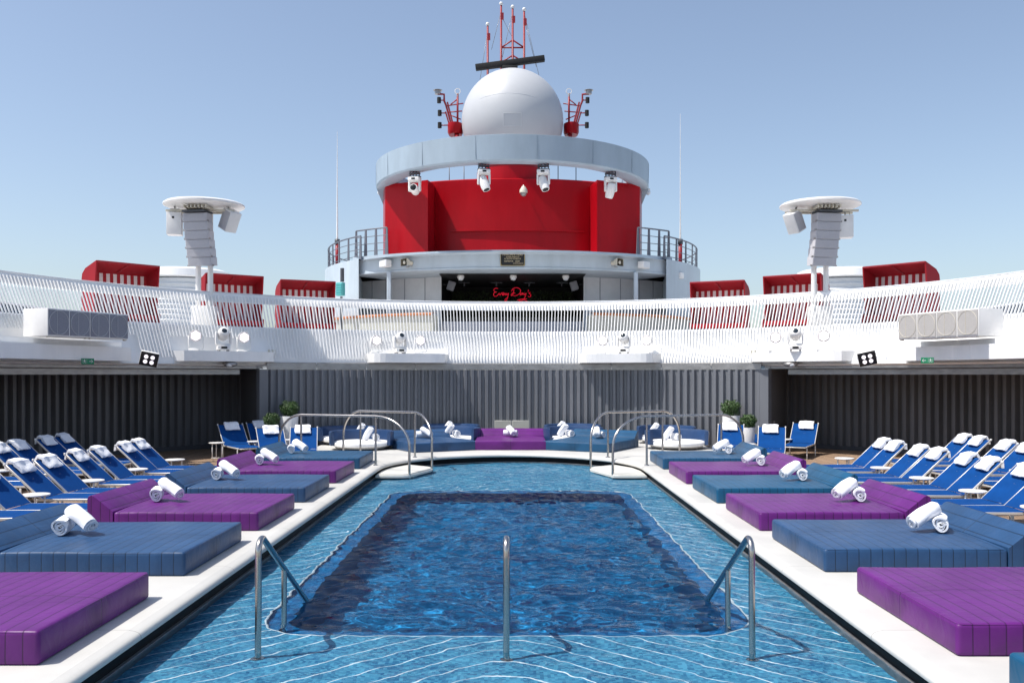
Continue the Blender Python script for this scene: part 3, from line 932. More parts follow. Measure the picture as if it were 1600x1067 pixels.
def towel_pair(bedloc, rz, xl, desc, flip=1, dy=0.0):
    """two rolls, one lying and one leaning across it; local frame of the bed"""
    T = Matrix.Translation(Vector(bedloc)) @ Matrix.Rotation(rz, 4, 'Z')
    Rm = Matrix.Rotation(rz, 4, 'Z')
    zt = 0.255
    jit = random.uniform(-0.12, 0.12)
    p = T @ Vector((xl, dy, zt + 0.092)); d = (Rm @ Vector((0.30 + jit, flip * 0.95, 0.0)))
    put_roll(0, p, d, f"rolled white towel lying on {desc}")
    p = T @ Vector((xl - 0.20, dy - flip * 0.02, zt + 0.170)); d = (Rm @ Vector((-0.86, flip * (-0.42 + jit), -0.44)))
    put_roll(1, p, d, f"rolled white towel leaning, on {desc}")
beds_left = [(6.18, "bed_purple", "purple padded daybed, nearest on the left side of the pool"),
             (8.92, "bed_blue", "navy blue padded daybed, second from the camera on the left"),
             (11.50, "bed_purple", "purple padded daybed third from the camera on the left"),
             (14.05, "bed_blue", "navy blue padded daybed fourth from the camera on the left"),
             (16.52, "bed_purple", "purple padded daybed fifth from the camera on the left"),
             (19.02, "bed_blue2", "teal blue padded daybed, farthest on the left side beside the steel handrail")]
bed_mat("bed_blue2", (0.011, 0.070, 0.155))
beds_right = [(3.85, "bed_teal", "teal padded daybed cut by the bottom right corner"),
              (6.38, "bed_purple", "purple padded daybed, nearest whole one on the right side"),
              (9.10, "bed_blue", "blue padded daybed second of its row on the right, towels near its head"),
              (11.50, "bed_purple", "purple padded daybed third of its row on the right side"),
              (13.95, "bed_teal", "teal padded daybed midway along the right side"),
              (16.40, "bed_purple", "purple padded daybed fifth along the right side"),
              (18.95, "bed_blue2", "teal blue padded daybed, farthest on the right side beside the steel handrail")]
protos = {}
def put_bed(material, loc, rz, label):
    if material not in protos:
        protos[material] = make_daybed("daybed", material, label)
        o = protos[material]; o.location = loc; o.rotation_euler = (0, 0, rz)
        return o
    return dup(protos[material], loc, rz + random.uniform(-0.008, 0.008), label)
ordn = ["first", "second", "third", "fourth", "fifth", "sixth", "seventh"]
for i, (y, m, lab) in enumerate(beds_left):
    loc = (CX - 3.17, y + 0.94, ZC); put_bed(m, loc, PI, lab)
    if i > 0: towel_pair(loc, PI, 1.66, "the " + lab.replace("padded ", "").replace(" of the pool", "").replace(", towels near its head", "").replace(" from the camera", "").replace(" beside the steel handrail", ""), flip=-1, dy=-0.02)
for i, (y, m, lab) in enumerate(beds_right):
    loc = (CX + 3.17, y + 0.94, ZC); put_bed(m, loc, 0, lab)
    if i > 1: towel_pair(loc, 0, 1.62, "the " + lab.replace("padded ", "").replace(" of the pool", "").replace(", towels near its head", "").replace(" from the camera", "").replace(" beside the steel handrail", ""), flip=1, dy=0.02)
# far beds
loc = (CX - 0.03, 23.78, ZC); put_bed("bed_purple", loc, PI/2, "purple padded daybed in the middle of the far end of the pool")
towel_pair(loc, PI/2, 1.62, "the purple daybed in the middle of the far end", flip=1)
c = Vector((-1.725, 23.4)); rz = math.atan2(0.88, -0.47)
put_bed("bed_blue", (c.x, c.y, ZC), rz, "navy blue padded daybed left of the purple one at the far end")
towel_pair((c.x, c.y, ZC), rz, 1.6, "the navy blue daybed at the far end", flip=1)
c = Vector((2*CX + 1.69, 23.4)); rz = math.atan2(0.88, 0.47)
put_bed("bed_blue2", (c.x, c.y, ZC), rz, "teal blue padded daybed right of the purple one at the far end")
towel_pair((c.x, c.y, ZC), rz, 1.6, "the teal blue daybed at the far end", flip=1)

# ------------------------------------------------------------------ round daybeds
def make_round(label):
    t = thing("round_daybed", label, "round daybed", (0,0,0), group="round daybeds behind the far end of the pool")
    mb = MB(); r = 0.84   # shell opens to -y
    a0, a1 = R(-25), R(205)
    mb.lathe([(r-0.06, 0.12), (r, 0.12), (r+0.015, 0.42), (r+0.01, 0.475), (r-0.02, 0.485), (r-0.06, 0.47), (r-0.085, 0.40), (r-0.085, 0.12)], 40, None, a0, a1)
    for a in (a0, a1):
        ca, sa = math.cos(a), math.sin(a)
        pr = [(r-0.06,0.12),(r,0.12),(r+0.015,0.42),(r+0.01,0.475),(r-0.02,0.485),(r-0.06,0.47),(r-0.085,0.40),(r-0.085,0.12)]
        mb.add([(q*ca, q*sa, z) for q, z in pr], [tuple(range(8))])
    mb.build("shell", "shell_blue", t)
    mb = MB(); q = r - 0.09
    mb.lathe([(0, 0.225), (q*0.6, 0.224), (q-0.06, 0.215), (q-0.02, 0.20), (q, 0.17), (q-0.005, 0.11), (q-0.04, 0.085), (0, 0.08)], 48)
    mb.build("cushion", "cushion_white", t)
    mb = MB(); mb.lathe([(0, 0.0799), (q-0.06, 0.0799), (q-0.06, 0.05), (0, 0.05)], 40); mb.build("base_frame", "dull_steel", t)
    for k in range(4):
        a = R(45 + 90*k); mb = MB(); mb.cyl((0.62*math.cos(a), 0.62*math.sin(a), 0), (0.62*math.cos(a), 0.62*math.sin(a), 0.05), 0.02, 8); mb.build("leg", "dull_steel", t)
    return t
rd0 = None
for x, y, rz, nm in ((4.36, 24.35, 0.0, "near right, its white cushion in full view"), (4.4, 26.25, -0.15, "far right against the grey wall"),
                 (1.68, 25.75, 0.2, "right of the purple daybed, front row"), (1.75, 27.10, 0.0, "back row right of the purple daybed"),
                 (-4.05, 24.15, 0.1, "near left beside the navy daybed"), (-4.75, 25.95, 0.2, "far left by the potted shrubs"),
                 (-1.8, 25.75, -0.2, "left of the purple daybed, front row"), (-1.87, 27.10, 0.0, "back row left of the purple daybed")):
    lab = "round daybed with blue shell and white cushion, " + nm
    if rd0 is None: rd0 = make_round(lab); rd0.location = (x, y, ZC); rd0.rotation_euler = (0,0,rz)
    else: dup(rd0, (x, y, ZC), rz, lab)
for x, y, nm in ((4.2, 24.3, "near right"), (1.45, 25.6, "right front row"), (1.45, 27.0, "right back row"), (4.1, 26.15, "far right"), (-3.8, 24.15, "near left"), (-1.75, 25.6, "left front row"), (-1.9, 27.0, "left back row"), (-4.3, 25.85, "far left")):
    put_roll(0, Vector((x + 0.12, y, ZC + 0.225 + 0.098)), Vector((0.3, -0.95, 0)), f"rolled white towel lying on the round daybed, {nm}")
    put_roll(1, Vector((x - 0.07, y, ZC + 0.225 + 0.19)), Vector((0.5, -0.35, 0.78)), f"rolled white towel propped up on the round daybed, {nm}")

# ------------------------------------------------------------------ loungers
def make_lounger(label):
    """hinge at the origin, feet towards +x"""
    t = thing("sun_lounger", label, "sun lounger", (0,0,0), group="blue sun loungers")
    w = 0.335; zs = 0.33; bx, bz = -0.53, 0.50
    mb = MB()
    for s in (-1, 1):
        mb.rbox((0.60, s*w, zs-0.015), (1.36, 0.020, 0.036), 0.005, 1)
    mb.rbox((1.27, 0, zs-0.025), (0.03, 2*w-0.03, 0.03), 0.006, 1)
    mb.build("seat_frame", "alu", t)
    mb = MB(); L = math.hypot(bx, bz); ang = math.atan2(bz, -bx)
    for s in (-1, 1):
        T = Matrix.Translation((bx/2, s*w, zs+bz/2)) @ Matrix.Rotation(ang, 4, 'Y')
        mb.rbox((0, 0, 0), (L + 0.04, 0.019, 0.032), 0.005, 1, T)
    mb.rbox((bx, 0, zs+bz-0.015), (0.028, 2*w-0.028, 0.028), 0.006, 1)
    mb.build("back_frame", "alu", t)
    mb = MB()   # seat sling with slight sag
    nx, ny = 10, 6; vs = []
    for i in range(nx+1):
        for j in range(ny+1):
            q = -1 + 2*j/ny
            vs.append((0.01 + 1.24*i/nx, q*(w-0.008), zs + 0.003 - 0.018*(1-q*q)*math.sin(PI*i/nx)**0.5))
    fs = [(i*(ny+1)+j, (i+1)*(ny+1)+j, (i+1)*(ny+1)+j+1, i*(ny+1)+j+1) for i in range(nx) for j in range(ny)]
    mb.add(vs, fs, True); mb.build("seat_sling", "sling_blue", t)
    mb = MB(); vs = []
    nrm = Vector((bz, 0, -bx)).normalized()
    for i in range(nx+1):
        for j in range(ny+1):
            q = -1 + 2*j/ny; f = i/nx
            p = Vector((bx*f, q*(w-0.008), zs + bz*f)) + nrm * (0.012 - 0.02*(1-q*q)*math.sin(PI*f)**0.6)
            vs.append(p)
    mb.add(vs, fs, True); mb.build("back_sling", "sling_blue", t)
    for x in (1.15, -0.08):
        for s in (-1, 1):
            mb = MB(); mb.rbox((x, s*(w-0.001), (zs-0.04)/2), (0.032, 0.024, zs-0.04), 0.005, 1); mb.build("leg", "white_metal", t)
    mb = MB()
    for s in (-1, 1): mb.tube([(-0.30, s*(w-0.03), zs+0.26), (-0.10, s*(w-0.03), zs-0.05)], 0.010, 6)
    mb.tube([(-0.30, -w+0.03, zs+0.26), (-0.30, w-0.03, zs+0.26)], 0.010, 6)
    mb.build("back_strut", "dull_steel", t)
    mb = MB()
    for s in (-1, 1): mb.rbox((bx-0.018, s*w, zs+bz+0.018), (0.03, 0.034, 0.04), 0.006, 1)
    mb.build("end_cap", "white_metal", t)
    return t
def towel_fold_mesh(seed):
    """folded towel draped over the head of a lounger (same local frame)"""
    rnd = random.Random(seed)
    bx, bz, zs = -0.53, 0.50, 0.33
    top = Vector((bx, 0, zs+bz)); d = Vector((-bx, 0, -bz)).normalized(); nrm = Vector((bz, 0, -bx)).normalized()
    path = []
    path.append(top + Vector((-0.055, 0, -0.085)))
    path.append(top + Vector((-0.05, 0, -0.02)))
    path.append(top + Vector((-0.022, 0, 0.038)))
    path.append(top + d*0.03 + nrm*0.045)
    for s in (0.06, 0.10, 0.14, 0.172, 0.195):
        path.append(top + d*s + nrm*(0.030 - 0.02*math.sin(s*9)*0.3))
    th = 0.050
    w = 0.195
    outer = []; inner = []
    for i, p in enumerate(path):
        t = (path[min(i+1, len(path)-1)] - path[max(0, i-1)]).normalized()
        n_ = Vector((-t.z, 0, t.x)); n_ = n_ if n_.dot(Vector((0.3, 0, 1))) > 0 else -n_
        if i == 0: n_ = Vector((-1, 0, 0))
        if i == 1: n_ = Vector((-0.9, 0, 0.3)).normalized()
        outer.append(p + n_ * th * (0.9 if i < 2 else 1)); inner.append(p)
    endc = (outer[-1] + inner[-1]) / 2 + d * 0.03
    loop = outer + [endc + (outer[-1]-inner[-1])*0.22, endc - (outer[-1]-inner[-1])*0.22] + inner[::-1]
    ny = 8; vs = []; k = len(loop)
    cen = sum(loop, Vector()) / k
    for j in range(ny + 1):
        q = -1 + 2*j/ny
        for i, p in enumerate(loop):
            s = 1.0 if 0 < j < ny else 0.86
            lay = 0.0
            pp = path[min(i, 2*len(path)+1-i if i > len(path) else i) if i < len(path) else max(0, min(len(path)-1, 2*len(path)+1-i))]
            base = pp + (p - pp) * (s if j in (0, ny) else 1)
            jit = 0.006 * math.sin(q*4 + i*0.9 + seed*2.1) + 0.004*math.sin(q*9+seed)
            vs.append((base.x + jit, q*w + 0.012*math.sin(i*0.5 + seed), base.z + jit*0.8))
    fs = [(j*k+i, j*k+(i+1) % k, (j+1)*k+(i+1) % k, (j+1)*k+i) for j in range(ny) for i in range(k)]
    fs += [tuple(range(k)), tuple(range((ny+1)*k-1, ny*k-1, -1))]
    mb = MB(); mb.add(vs, fs, True)
    return mb
FOLD = [towel_fold_mesh(s) for s in (1, 2, 3)]
foldo = [None]*3; cnt = [0]
L0 = [None]
def put_lounger(loc, rz, desc, towel=True):
    rz += random.uniform(-0.04, 0.04); loc = loc + Vector((random.uniform(-0.04, 0.04), random.uniform(-0.012, 0.012), 0))
    if L0[0] is None:
        o = make_lounger("blue sun lounger, " + desc); o.location = loc; o.rotation_euler = (0,0,rz); L0[0] = o
    else: o = dup(L0[0], loc, rz, "blue sun lounger, " + desc)
    if towel:
        k = cnt[0] % 3; cnt[0] += 1
        if foldo[k] is None: f = foldo[k] = FOLD[k].build("folded_towel", "towel")
        else: f = foldo[k].copy(); COL.objects.link(f)
        T = Matrix.Translation(loc) @ Matrix.Rotation(rz, 4, 'Z') @ Matrix.Translation((0, random.uniform(-0.04, 0.04), 0)) @ Matrix.Rotation(random.uniform(-0.05, 0.05), 4, 'Z')
        f.matrix_world = T
        tag(f, "folded white towel on the lounger " + desc, "towel", "folded white towels on the loungers")
def make_table(label):
    t = thing("side_table", label, "side table", (0,0,0), group="small white round side tables")
    mb = MB(); r = 0.20
    mb.lathe([(0, 0.432), (r-0.01, 0.432), (r, 0.428), (r+0.002, 0.416), (r-0.006, 0.406), (0, 0.406)], 32); mb.build("table_top", "white_metal", t)
    for k in range(3):
        a = R(30 + 120*k); mb = MB(); mb.cyl((0.135*math.cos(a), 0.135*math.sin(a), 0), (0.135*math.cos(a), 0.135*math.sin(a), 0.407), 0.014, 8); mb.build("leg", "white_metal", t)
    mb = MB(); mb.tube([(0.135*math.cos(2*PI*k/24), 0.135*math.sin(2*PI*k/24), 0.03) for k in range(24)], 0.008, 6, closed=True); mb.build("foot_ring", "white_metal", t)
    return t
T0 = [None]
def put_table(x, y, desc):
    lab = "small white side table " + desc
    if T0[0] is None: T0[0] = make_table(lab); T0[0].location = (x, y, 0)
    else: dup(T0[0], (x, y, 0), random.uniform(0, 2), lab)
pw = ["nearest", "second nearest", "third nearest", "farthest"]
def pair(x, ysh, rz, desc):
    s = 0.355
    for k, nm in ((-1, "nearer"), (1, "farther")):
        put_lounger(Vector((x, ysh + k*s, 0)), rz, f"{nm} of the {desc}")
for i, y in enumerate((12.52, 14.35, 16.17, 17.98)):
    pair(-7.07, y, 0, f"{ordn[i]} pair, inner row on the left")
for i, y in enumerate((15.95, 17.78, 19.65)):
    pair(-9.42, y, 0, f"{ordn[i]} pair, outer row on the left")
for i, y in enumerate((13.0, 14.74, 16.48, 18.2)):
    pair(7.02, y, PI, f"{ordn[i]} pair, inner row on the right")
for i, y in enumerate((15.95, 17.72, 19.5)):
    pair(9.32, y, PI, f"{ordn[i]} pair, outer row on the right")
for i, y in enumerate((11.62, 13.47, 15.26, 17.08, 19.0)):
    put_table(-7.09, y, f"by the inner lounger row on the left, {ordn[i]} from camera")
for i, y in enumerate((12.2, 13.9, 15.65, 17.36, 19.3)):
    put_table(7.02, y, f"by the inner lounger row on the right, {ordn[i]} from camera")
for i, y in enumerate((16.86, 18.72)): put_table(-9.5, y, f"by the outer lounger row on the left, {ordn[i]} from camera")
for i, y in enumerate((16.84, 18.62)): put_table(9.4, y, f"by the outer lounger row on the right, {ordn[i]} from camera")
def face(dx, dy): return math.atan2(dy, dx)
far_l = [((-7.42, 24.20), (0.59, -0.81), "outermost by the far left corner"),
         ((-6.85, 25.0), (0.5, -0.86), "half hidden, second at the far left"),
         ((-6.0, 22.55), (0.42, -0.9), "third at the far left, beside the black shrub pot"),
         ((-5.25, 22.75), (0.22, -0.97), "at the far left just behind the steel handrail")]
for p, d, nm in far_l: put_lounger(Vector((*p, 0)), face(*d), nm)
far_r = [((7.85, 24.75), (-0.45, -0.89), "outermost by the far right corner"),
         ((6.95, 25.7), (-0.35, -0.93), "second at the far right, half hidden behind another"),
         ((6.5, 22.95), (-0.3, -0.95), "in the middle of the far right group"),
         ((5.75, 24.0), (-0.25, -0.96), "at the far right just behind the steel handrail")]
for p, d, nm in far_r: put_lounger(Vector((*p, 0)), face(*d), nm)
for x, y, nm in ((-7.75, 23.7, "at the far left corner, its legs in full view"), (-6.9, 24.2, "between loungers at the far left"), (-6.1, 24.9, "behind the loungers at the far left"),
                 (7.45, 25.0, "between loungers at the far right"), (6.0, 23.3, "beside the lounger at the far right handrail")):
    put_table(x, y, nm)

# ------------------------------------------------------------------ shrubs in pots
def shrub(x, y, pot_h, r_top, ball_r, label):
    t = thing("potted_shrub", label, "potted plant", (x, y, 0), group="clipped shrubs in white pots")
    mb = MB(); mb.lathe([(0, 0.0), (r_top*0.78, 0.0), (r_top*0.8, 0.02), (r_top, pot_h-0.01), (r_top*0.98, pot_h), (r_top*0.9, pot_h), (r_top*0.88, pot_h-0.06), (0, pot_h-0.06)], 32)
    mb.build("pot", "pot_white", t)
    mb = MB(); mb.cyl((0, 0, pot_h-0.06), (0, 0, pot_h+ball_r*0.7), 0.025, 8); mb.build("stem", "bark", t)
    rnd = random.Random(int(x*100)); mb = MB()
    c = Vector((0, 0, pot_h + ball_r*0.80))
    for i in range(2600):
        v = Vector((rnd.gauss(0,1), rnd.gauss(0,1), rnd.gauss(0,1))).normalized()
        q = ball_r * (0.70 + 0.34*rnd.random()**1.5) * (1 + 0.10*math.sin(v.x*7+v.z*5+x) + 0.05*math.sin(v.y*13+v.x*9))
        p = c + Vector((v.x*q*1.06, v.y*q*1.06, v.z*q*0.92))
        a = Vector((rnd.gauss(0,1), rnd.gauss(0,1), rnd.gauss(0,1))).normalized(); b = v.cross(a)
        if b.length < 0.1: continue
        b.normalize(); a = (v*0.5 + a*0.6).normalized(); l = rnd.uniform(0.022, 0.04)
        mb.add([p - b*l*0.35, p + a*l - b*0.0, p + b*l*0.35, p - a*l*0.6], [(0,1,2,3)])
    mb.sphere(c, ball_r*0.66, 16, 10)
    mb.build("foliage", "leaf", t)
shrub(-6.33, 25.6, 1.03, 0.255, 0.25, "large clipped shrub in a tall white pot by the grey wall on the left")
shrub(-6.66, 24.95, 0.78, 0.20, 0.21, "smaller clipped shrub in a white pot, outer one on the left")
shrub(6.17, 25.9, 1.03, 0.27, 0.26, "large clipped shrub in a tall white pot by the grey wall on the right")
shrub(6.43, 24.95, 0.75, 0.19, 0.205, "smaller clipped shrub in a white pot, outer one on the right")
# small wooden bench behind the purple far bed
t = thing("low_screen", "low beige screen against the wall behind the purple far daybed", "screen", (CX, 26.9, ZC))
mb = MB(); mb.rbox((-0.26, 0, 0.37), (0.50, 0.05, 0.50), 0.01, 1); mb.rbox((0.26, 0, 0.37), (0.50, 0.05, 0.50), 0.01, 1); mb.build("panel", "bar_front", t)
for x in (-0.45, 0.45):
    mb = MB(); mb.box((x, 0, 0.06), (0.05, 0.05, 0.12)); mb.build("foot", "dull_steel", t)

# ------------------------------------------------------------------ lights on the ledges
def make_par(label):
    """led lamp facing -y, base at origin"""
    t = thing("led_spotlight", label, "spotlight", (0,0,0), group="hexagonal led spotlights on the ledges")
    zc = 0.40; T = Matrix.Translation((0, 0, zc)) @ Matrix.Rotation(R(90), 4, 'X')
    mb = MB(); mb.lathe([(0, -0.16), (0.10, -0.15), (0.155, -0.08), (0.165, 0.02), (0.165, 0.05), (0.15, 0.055), (0.148, 0.035)], 28, T); mb.build("housing", "white_metal", t)
    mb = MB(); mb.add([T @ Vector((0.142*math.cos(R(60*k+30)), 0.142*math.sin(R(60*k+30)), 0.05)) for k in range(6)], [tuple(range(6))])
    for q in range(19):
        if q == 0: x = y = 0
        elif q < 7: x, y = 0.055*math.cos(R(60*q)), 0.055*math.sin(R(60*q))
        else: x, y = 0.105*math.cos(R(30*q)), 0.105*math.sin(R(30*q))
        mb.lathe([(0.021, 0.050), (0.017, 0.056), (0.0, 0.059)], 10, T @ Matrix.Translation((x, y, 0)))
    mb.build("lens", "led_lens", t)
    mb = MB(); mb.tube([(-0.185, 0, zc), (-0.185, 0, 0.06), (0.185, 0, 0.06), (0.185, 0, zc)], 0.014, 6); mb.build("yoke", "white_metal", t)
    mb = MB(); mb.rbox((-0.05, 0.02, 0.03), (0.26, 0.16, 0.06), 0.01, 1); mb.build("base", "white_metal", t)
    return t
def make_mover(label):
    t = thing("moving_head_light", label, "stage light", (0,0,0), group="white moving head lights on the ledges")
    mb = MB(); mb.rbox((0, 0, 0.10), (0.34, 0.28, 0.12), 0.03, 2); mb.build("base", "white_metal", t)
    mb = MB(); mb.rbox((0, -0.142, 0.10), (0.16, 0.01, 0.06), 0.004, 1); mb.build("display", "black", t)
    for s in (-1, 1):
        mb = MB(); mb.box((s*0.12, 0, 0.022), (0.05, 0.2, 0.036)); mb.build("foot", "dull_steel", t)
    mb = MB()
    mb.rbox((0, 0, 0.19), (0.36, 0.16, 0.06), 0.02, 2)
    for s in (-1, 1): mb.rbox((s*0.185, 0, 0.36), (0.055, 0.15, 0.34), 0.02, 2)
    mb.build("yoke", "white_metal", t)
    T = Matrix.Translation((0, 0, 0.47)) @ Matrix.Rotation(R(62), 4, 'X')
    mb = MB(); mb.lathe([(0, -0.20), (0.08, -0.195), (0.13, -0.16), (0.15, -0.06), (0.152, 0.08), (0.135, 0.15), (0.10, 0.18), (0.072, 0.185)], 28, T); mb.build("head", "white_metal", t)
    mb = MB(); mb.lathe([(0.074, 0.183), (0.06, 0.19), (0.0, 0.198)], 24, T); mb.build("lens", "glass_dark", t)
    return t
par0 = mov0 = None
for px, py, yy, nm, kind in ((588, 531, 27.55, "inner left ledge, left lamp", 0), (657, 532, 27.65, "inner left ledge, right lamp", 0), (942, 532, 27.65, "inner right ledge, left lamp", 0), (1011, 532, 27.5, "inner right ledge, right lamp", 0),
                   (306, 522, 24.2, "outer left ledge, left lamp", 0), (381, 528, 25.3, "outer left ledge, right lamp", 0), (1212, 527, 25.3, "outer right ledge, left lamp", 0), (1287, 524, 24.3, "outer right ledge, right lamp", 0),
                   (349, 524, 24.75, "on the outer left ledge", 1), (625, 531, 27.6, "on the inner left ledge", 1), (975, 531, 27.6, "on the inner right ledge", 1), (1243, 523, 24.8, "on the outer right ledge", 1)):
    x = (px - 803) / 1420 * yy
    rz = -math.atan2(x, yy) * 0.35 + random.uniform(-0.25, 0.25) + (0.25 if px < 700 else -0.25)
    if kind == 0:
        lab = "white round led spotlight with hexagonal lens, " + nm
        if par0 is None: par0 = make_par(lab); par0.location = (x, yy, 2.83); par0.rotation_euler = (0,0,rz)
        else: dup(par0, (x, yy, 2.83), rz, lab)
    else:
        lab = "white moving head stage light between two led lamps " + nm
        if mov0 is None: mov0 = make_mover(lab); mov0.location = (x, yy, 2.83); mov0.rotation_euler = (0,0,rz)
        else: dup(mov0, (x, yy, 2.83), rz, lab)

# bass speaker banks
for s_, nm in ((-1, "left"), (1, "right")):
    a = Vector((9.98, 19.45)); b = Vector((9.18, 21.62)); L = (b - a).length
    mid = (a + b) / 2
    x0 = s_*mid.x if s_ < 0 else mid.x - 0.03
    t = thing("bass_speaker", f"{'grey fronted' if s_ < 0 else 'white'} bank of four round grilled bass speakers on the {nm} ledge", "speaker", (x0, mid.y, 2.995),
              math.atan2(-(b-a).y, (b-a).x*(-1)*(1)) if False else 0, "banks of bass speakers")
    d = Vector(((b - a).x * s_, (b - a).y)).normalized()
    # front normal towards the well
    nrm = Vector((-d.y, d.x)) if s_ > 0 else Vector((d.y, -d.x))
    ang = math.atan2(nrm.x, -nrm.y)       # local -y points along nrm
    t.rotation_euler = (0, 0, ang)
    H, D = 0.60, 0.70
    mb = MB(); mb.rbox((-L/4, D/2, H/2 + 0.03), (L/2-0.006, D, H), 0.012, 2); mb.rbox((L/4, D/2, H/2 + 0.03), (L/2-0.006, D, H), 0.012, 2); mb.build("cabinet", "white_metal", t)
    gm = "grille_grey" if s_ < 0 else "grille_light"
    if "grille_light" not in M: mat("grille_light", (0.42, 0.40, 0.38), 0.6, var=0.06, scale=30)
    for k in range(4):
        cx = -L/2 + L*(k + 0.5)/4
        mb = MB(); mb.box((cx, -0.008, H/2 + 0.03), (L/4 - 0.04, 0.014, H - 0.06)); mb.build("grille", gm, t)
        T = Matrix.Translation((cx, -0.018, H/2+0.03)) @ Matrix.Rotation(R(90), 4, 'X')
        mb = MB(); mb.tube([T @ Vector((0.26*math.cos(2*PI*i/36), 0.26*math.sin(2*PI*i/36), 0)) for i in range(36)], 0.008 if s_ < 0 else 0.005, 6, closed=True)
        mb.tube([(cx - 0.05, -0.018, 0.07), (cx - 0.05, -0.018, H)], 0.006, 5)
        mb.build("speaker_ring", "grille_line" if s_ < 0 else "cream", t)
    for x in (-L/2 + 0.06, -0.06, 0.06, L/2 - 0.06):
        mb = MB(); mb.rbox((x, 0.05, 0.022), (0.07, 0.07, 0.04), 0.008, 1); mb.build("foot", "cream", t)

# floodlights and round lamps under the fascia
for px, py, yy, nm in ((233, 561, 22.4, "left"), (1355, 560, 22.6, "right")):
    p = W(px, py, yy); s_ = -1 if px < 800 else 1
    t = thing("floodlight", f"square floodlight with four lamps on a black face hanging from the {nm} track", "floodlight", p, -s_*R(20), "four lamp floodlights")
    Tt = Matrix.Rotation(R(-12)*s_, 4, 'Y') @ Matrix.Rotation(R(12), 4, 'X')
    mb = MB(); mb.rbox((0, 0.05, 0), (0.44, 0.12, 0.36), 0.05, 3, Tt); mb.build("housing", "white_metal", t)
    mb = MB(); mb.rbox((0, -0.03, 0), (0.42, 0.03, 0.34), 0.014, 2, Tt); mb.build("face_plate", "black", t)
    for sx in (-1, 1):
        for sz in (-1, 1):
            mb = MB(); mb.lathe([(0.0, 0.0), (0.035, 0.0), (0.042, 0.012), (0.05, 0.012)], 20, Tt @ Matrix.Translation((sx*0.075, -0.062, sz*0.062)) @ Matrix.Rotation(R(90), 4, 'X')); mb.build("lamp", "led_lens", t)
    mb = MB(); mb.tube([(0, 0.1, 0.1), (0, 0.35, 0.2)], 0.02, 8); mb.build("arm", "dull_steel", t)
for px, py, yy, nm in ((360, 569, 24.9, "left"), (1236, 569, 25.0, "right")):
    p = W(px, py, yy)
    t = thing("track_lamp", f"small round grey lamp under the outer {nm} light ledge", "lamp", p, 0, "round lamps under the ledges")
    mb = MB(); mb.sphere((0, 0, 0), 0.16, 18, 10, sc=(1.2, 1, 0.5)); mb.build("housing", "dull_steel", t)
    mb = MB(); mb.sphere((0, -0.07, -0.02), 0.10, 14, 8, sc=(1, 1, 0.6)); mb.build("glass", "pale_panel", t)
for px, py, yy, nm in ((424, 553, 26.1, "left"), (1177, 554, 26.2, "right")):
    p = W(px, py, yy)
    t = thing("junction_box", f"small cream weatherproof box on the white fascia, {nm}", "box", p, -math.atan2(p.x, 9)*0.9, "cream boxes on the fascia")
    mb = MB(); mb.rbox((0, 0, 0), (0.20, 0.14, 0.24), 0.02, 2); mb.build("case", "cream", t)
    mb = MB(); mb.rbox((0, -0.076, 0.02), (0.14, 0.012, 0.14), 0.004, 1); mb.build("cover", "cream", t)
# exit signs
for px, py, yy, nm in ((137, 564.5, 20.9, "left"), (1449, 563, 21.0, "right")):
    p = W(px, py, yy); s_ = -1 if px < 800 else 1
    t = thing("exit_sign", f"small green emergency exit sign with running figure and arrow on the {nm}", "sign", p, -math.atan2(p.x, p.y - 17.3 + 14), "green exit signs")
    w, h = 0.27, 0.135
    mb = MB(); mb.rbox((0, 0, 0), (w, 0.02, h), 0.004, 1); mb.build("panel", "sign_green", t)
    a = -s_
    mb = MB(); y = -0.0115
    # arrow (shaft + head)
    cx = a * 0.068
    def flat(poly, rev=False): mb.add([(x, y, z) for x, z in poly], [tuple(range(len(poly)))])
    flat([(cx - a*0.04, -0.006), (cx + a*0.015, -0.006), (cx + a*0.015, 0.006), (cx - a*0.04, 0.006)])
    flat([(cx + a*0.045, 0), (cx + a*0.012, -0.034), (cx + a*0.002, -0.030), (cx + a*0.030, 0), (cx + a*0.002, 0.030), (cx + a*0.012, 0.034)])
    mb.build("arrow", "white_metal", t)
    mb = MB(); fx = -a * 0.066
    flat([(fx-0.05, -0.05), (fx-0.046, -0.05), (fx-0.046, 0.05), (fx-0.05, 0.05)])
    flat([(fx+0.046, -0.05), (fx+0.05, -0.05), (fx+0.05, 0.05), (fx+0.046, 0.05)])
    flat([(fx+0.012*math.cos(R(k*45)), 0.036+0.010*math.sin(R(k*45))) for k in range(8)])
    flat([(fx-0.010, 0.022), (fx-0.006, -0.006), (fx+0.010, -0.006), (fx+0.012, 0.022)])
    flat([(fx-0.006, -0.006), (fx-0.026, -0.040), (fx-0.018, -0.042), (fx+0.004, -0.008)])
    flat([(fx+0.000, -0.006), (fx+0.024, -0.026), (fx+0.016, -0.046), (fx+0.008, -0.042), (fx+0.014, -0.027), (fx-0.004, -0.012)])
    flat([(fx+0.012, 0.020), (fx+0.032, 0.004), (fx+0.028, -0.002), (fx+0.008, 0.012)])
    flat([(fx-0.010, 0.020), (fx-0.032, 0.006), (fx-0.028, 0.000), (fx-0.006, 0.012)])
    mb.build("running_figure", "white_metal", t)

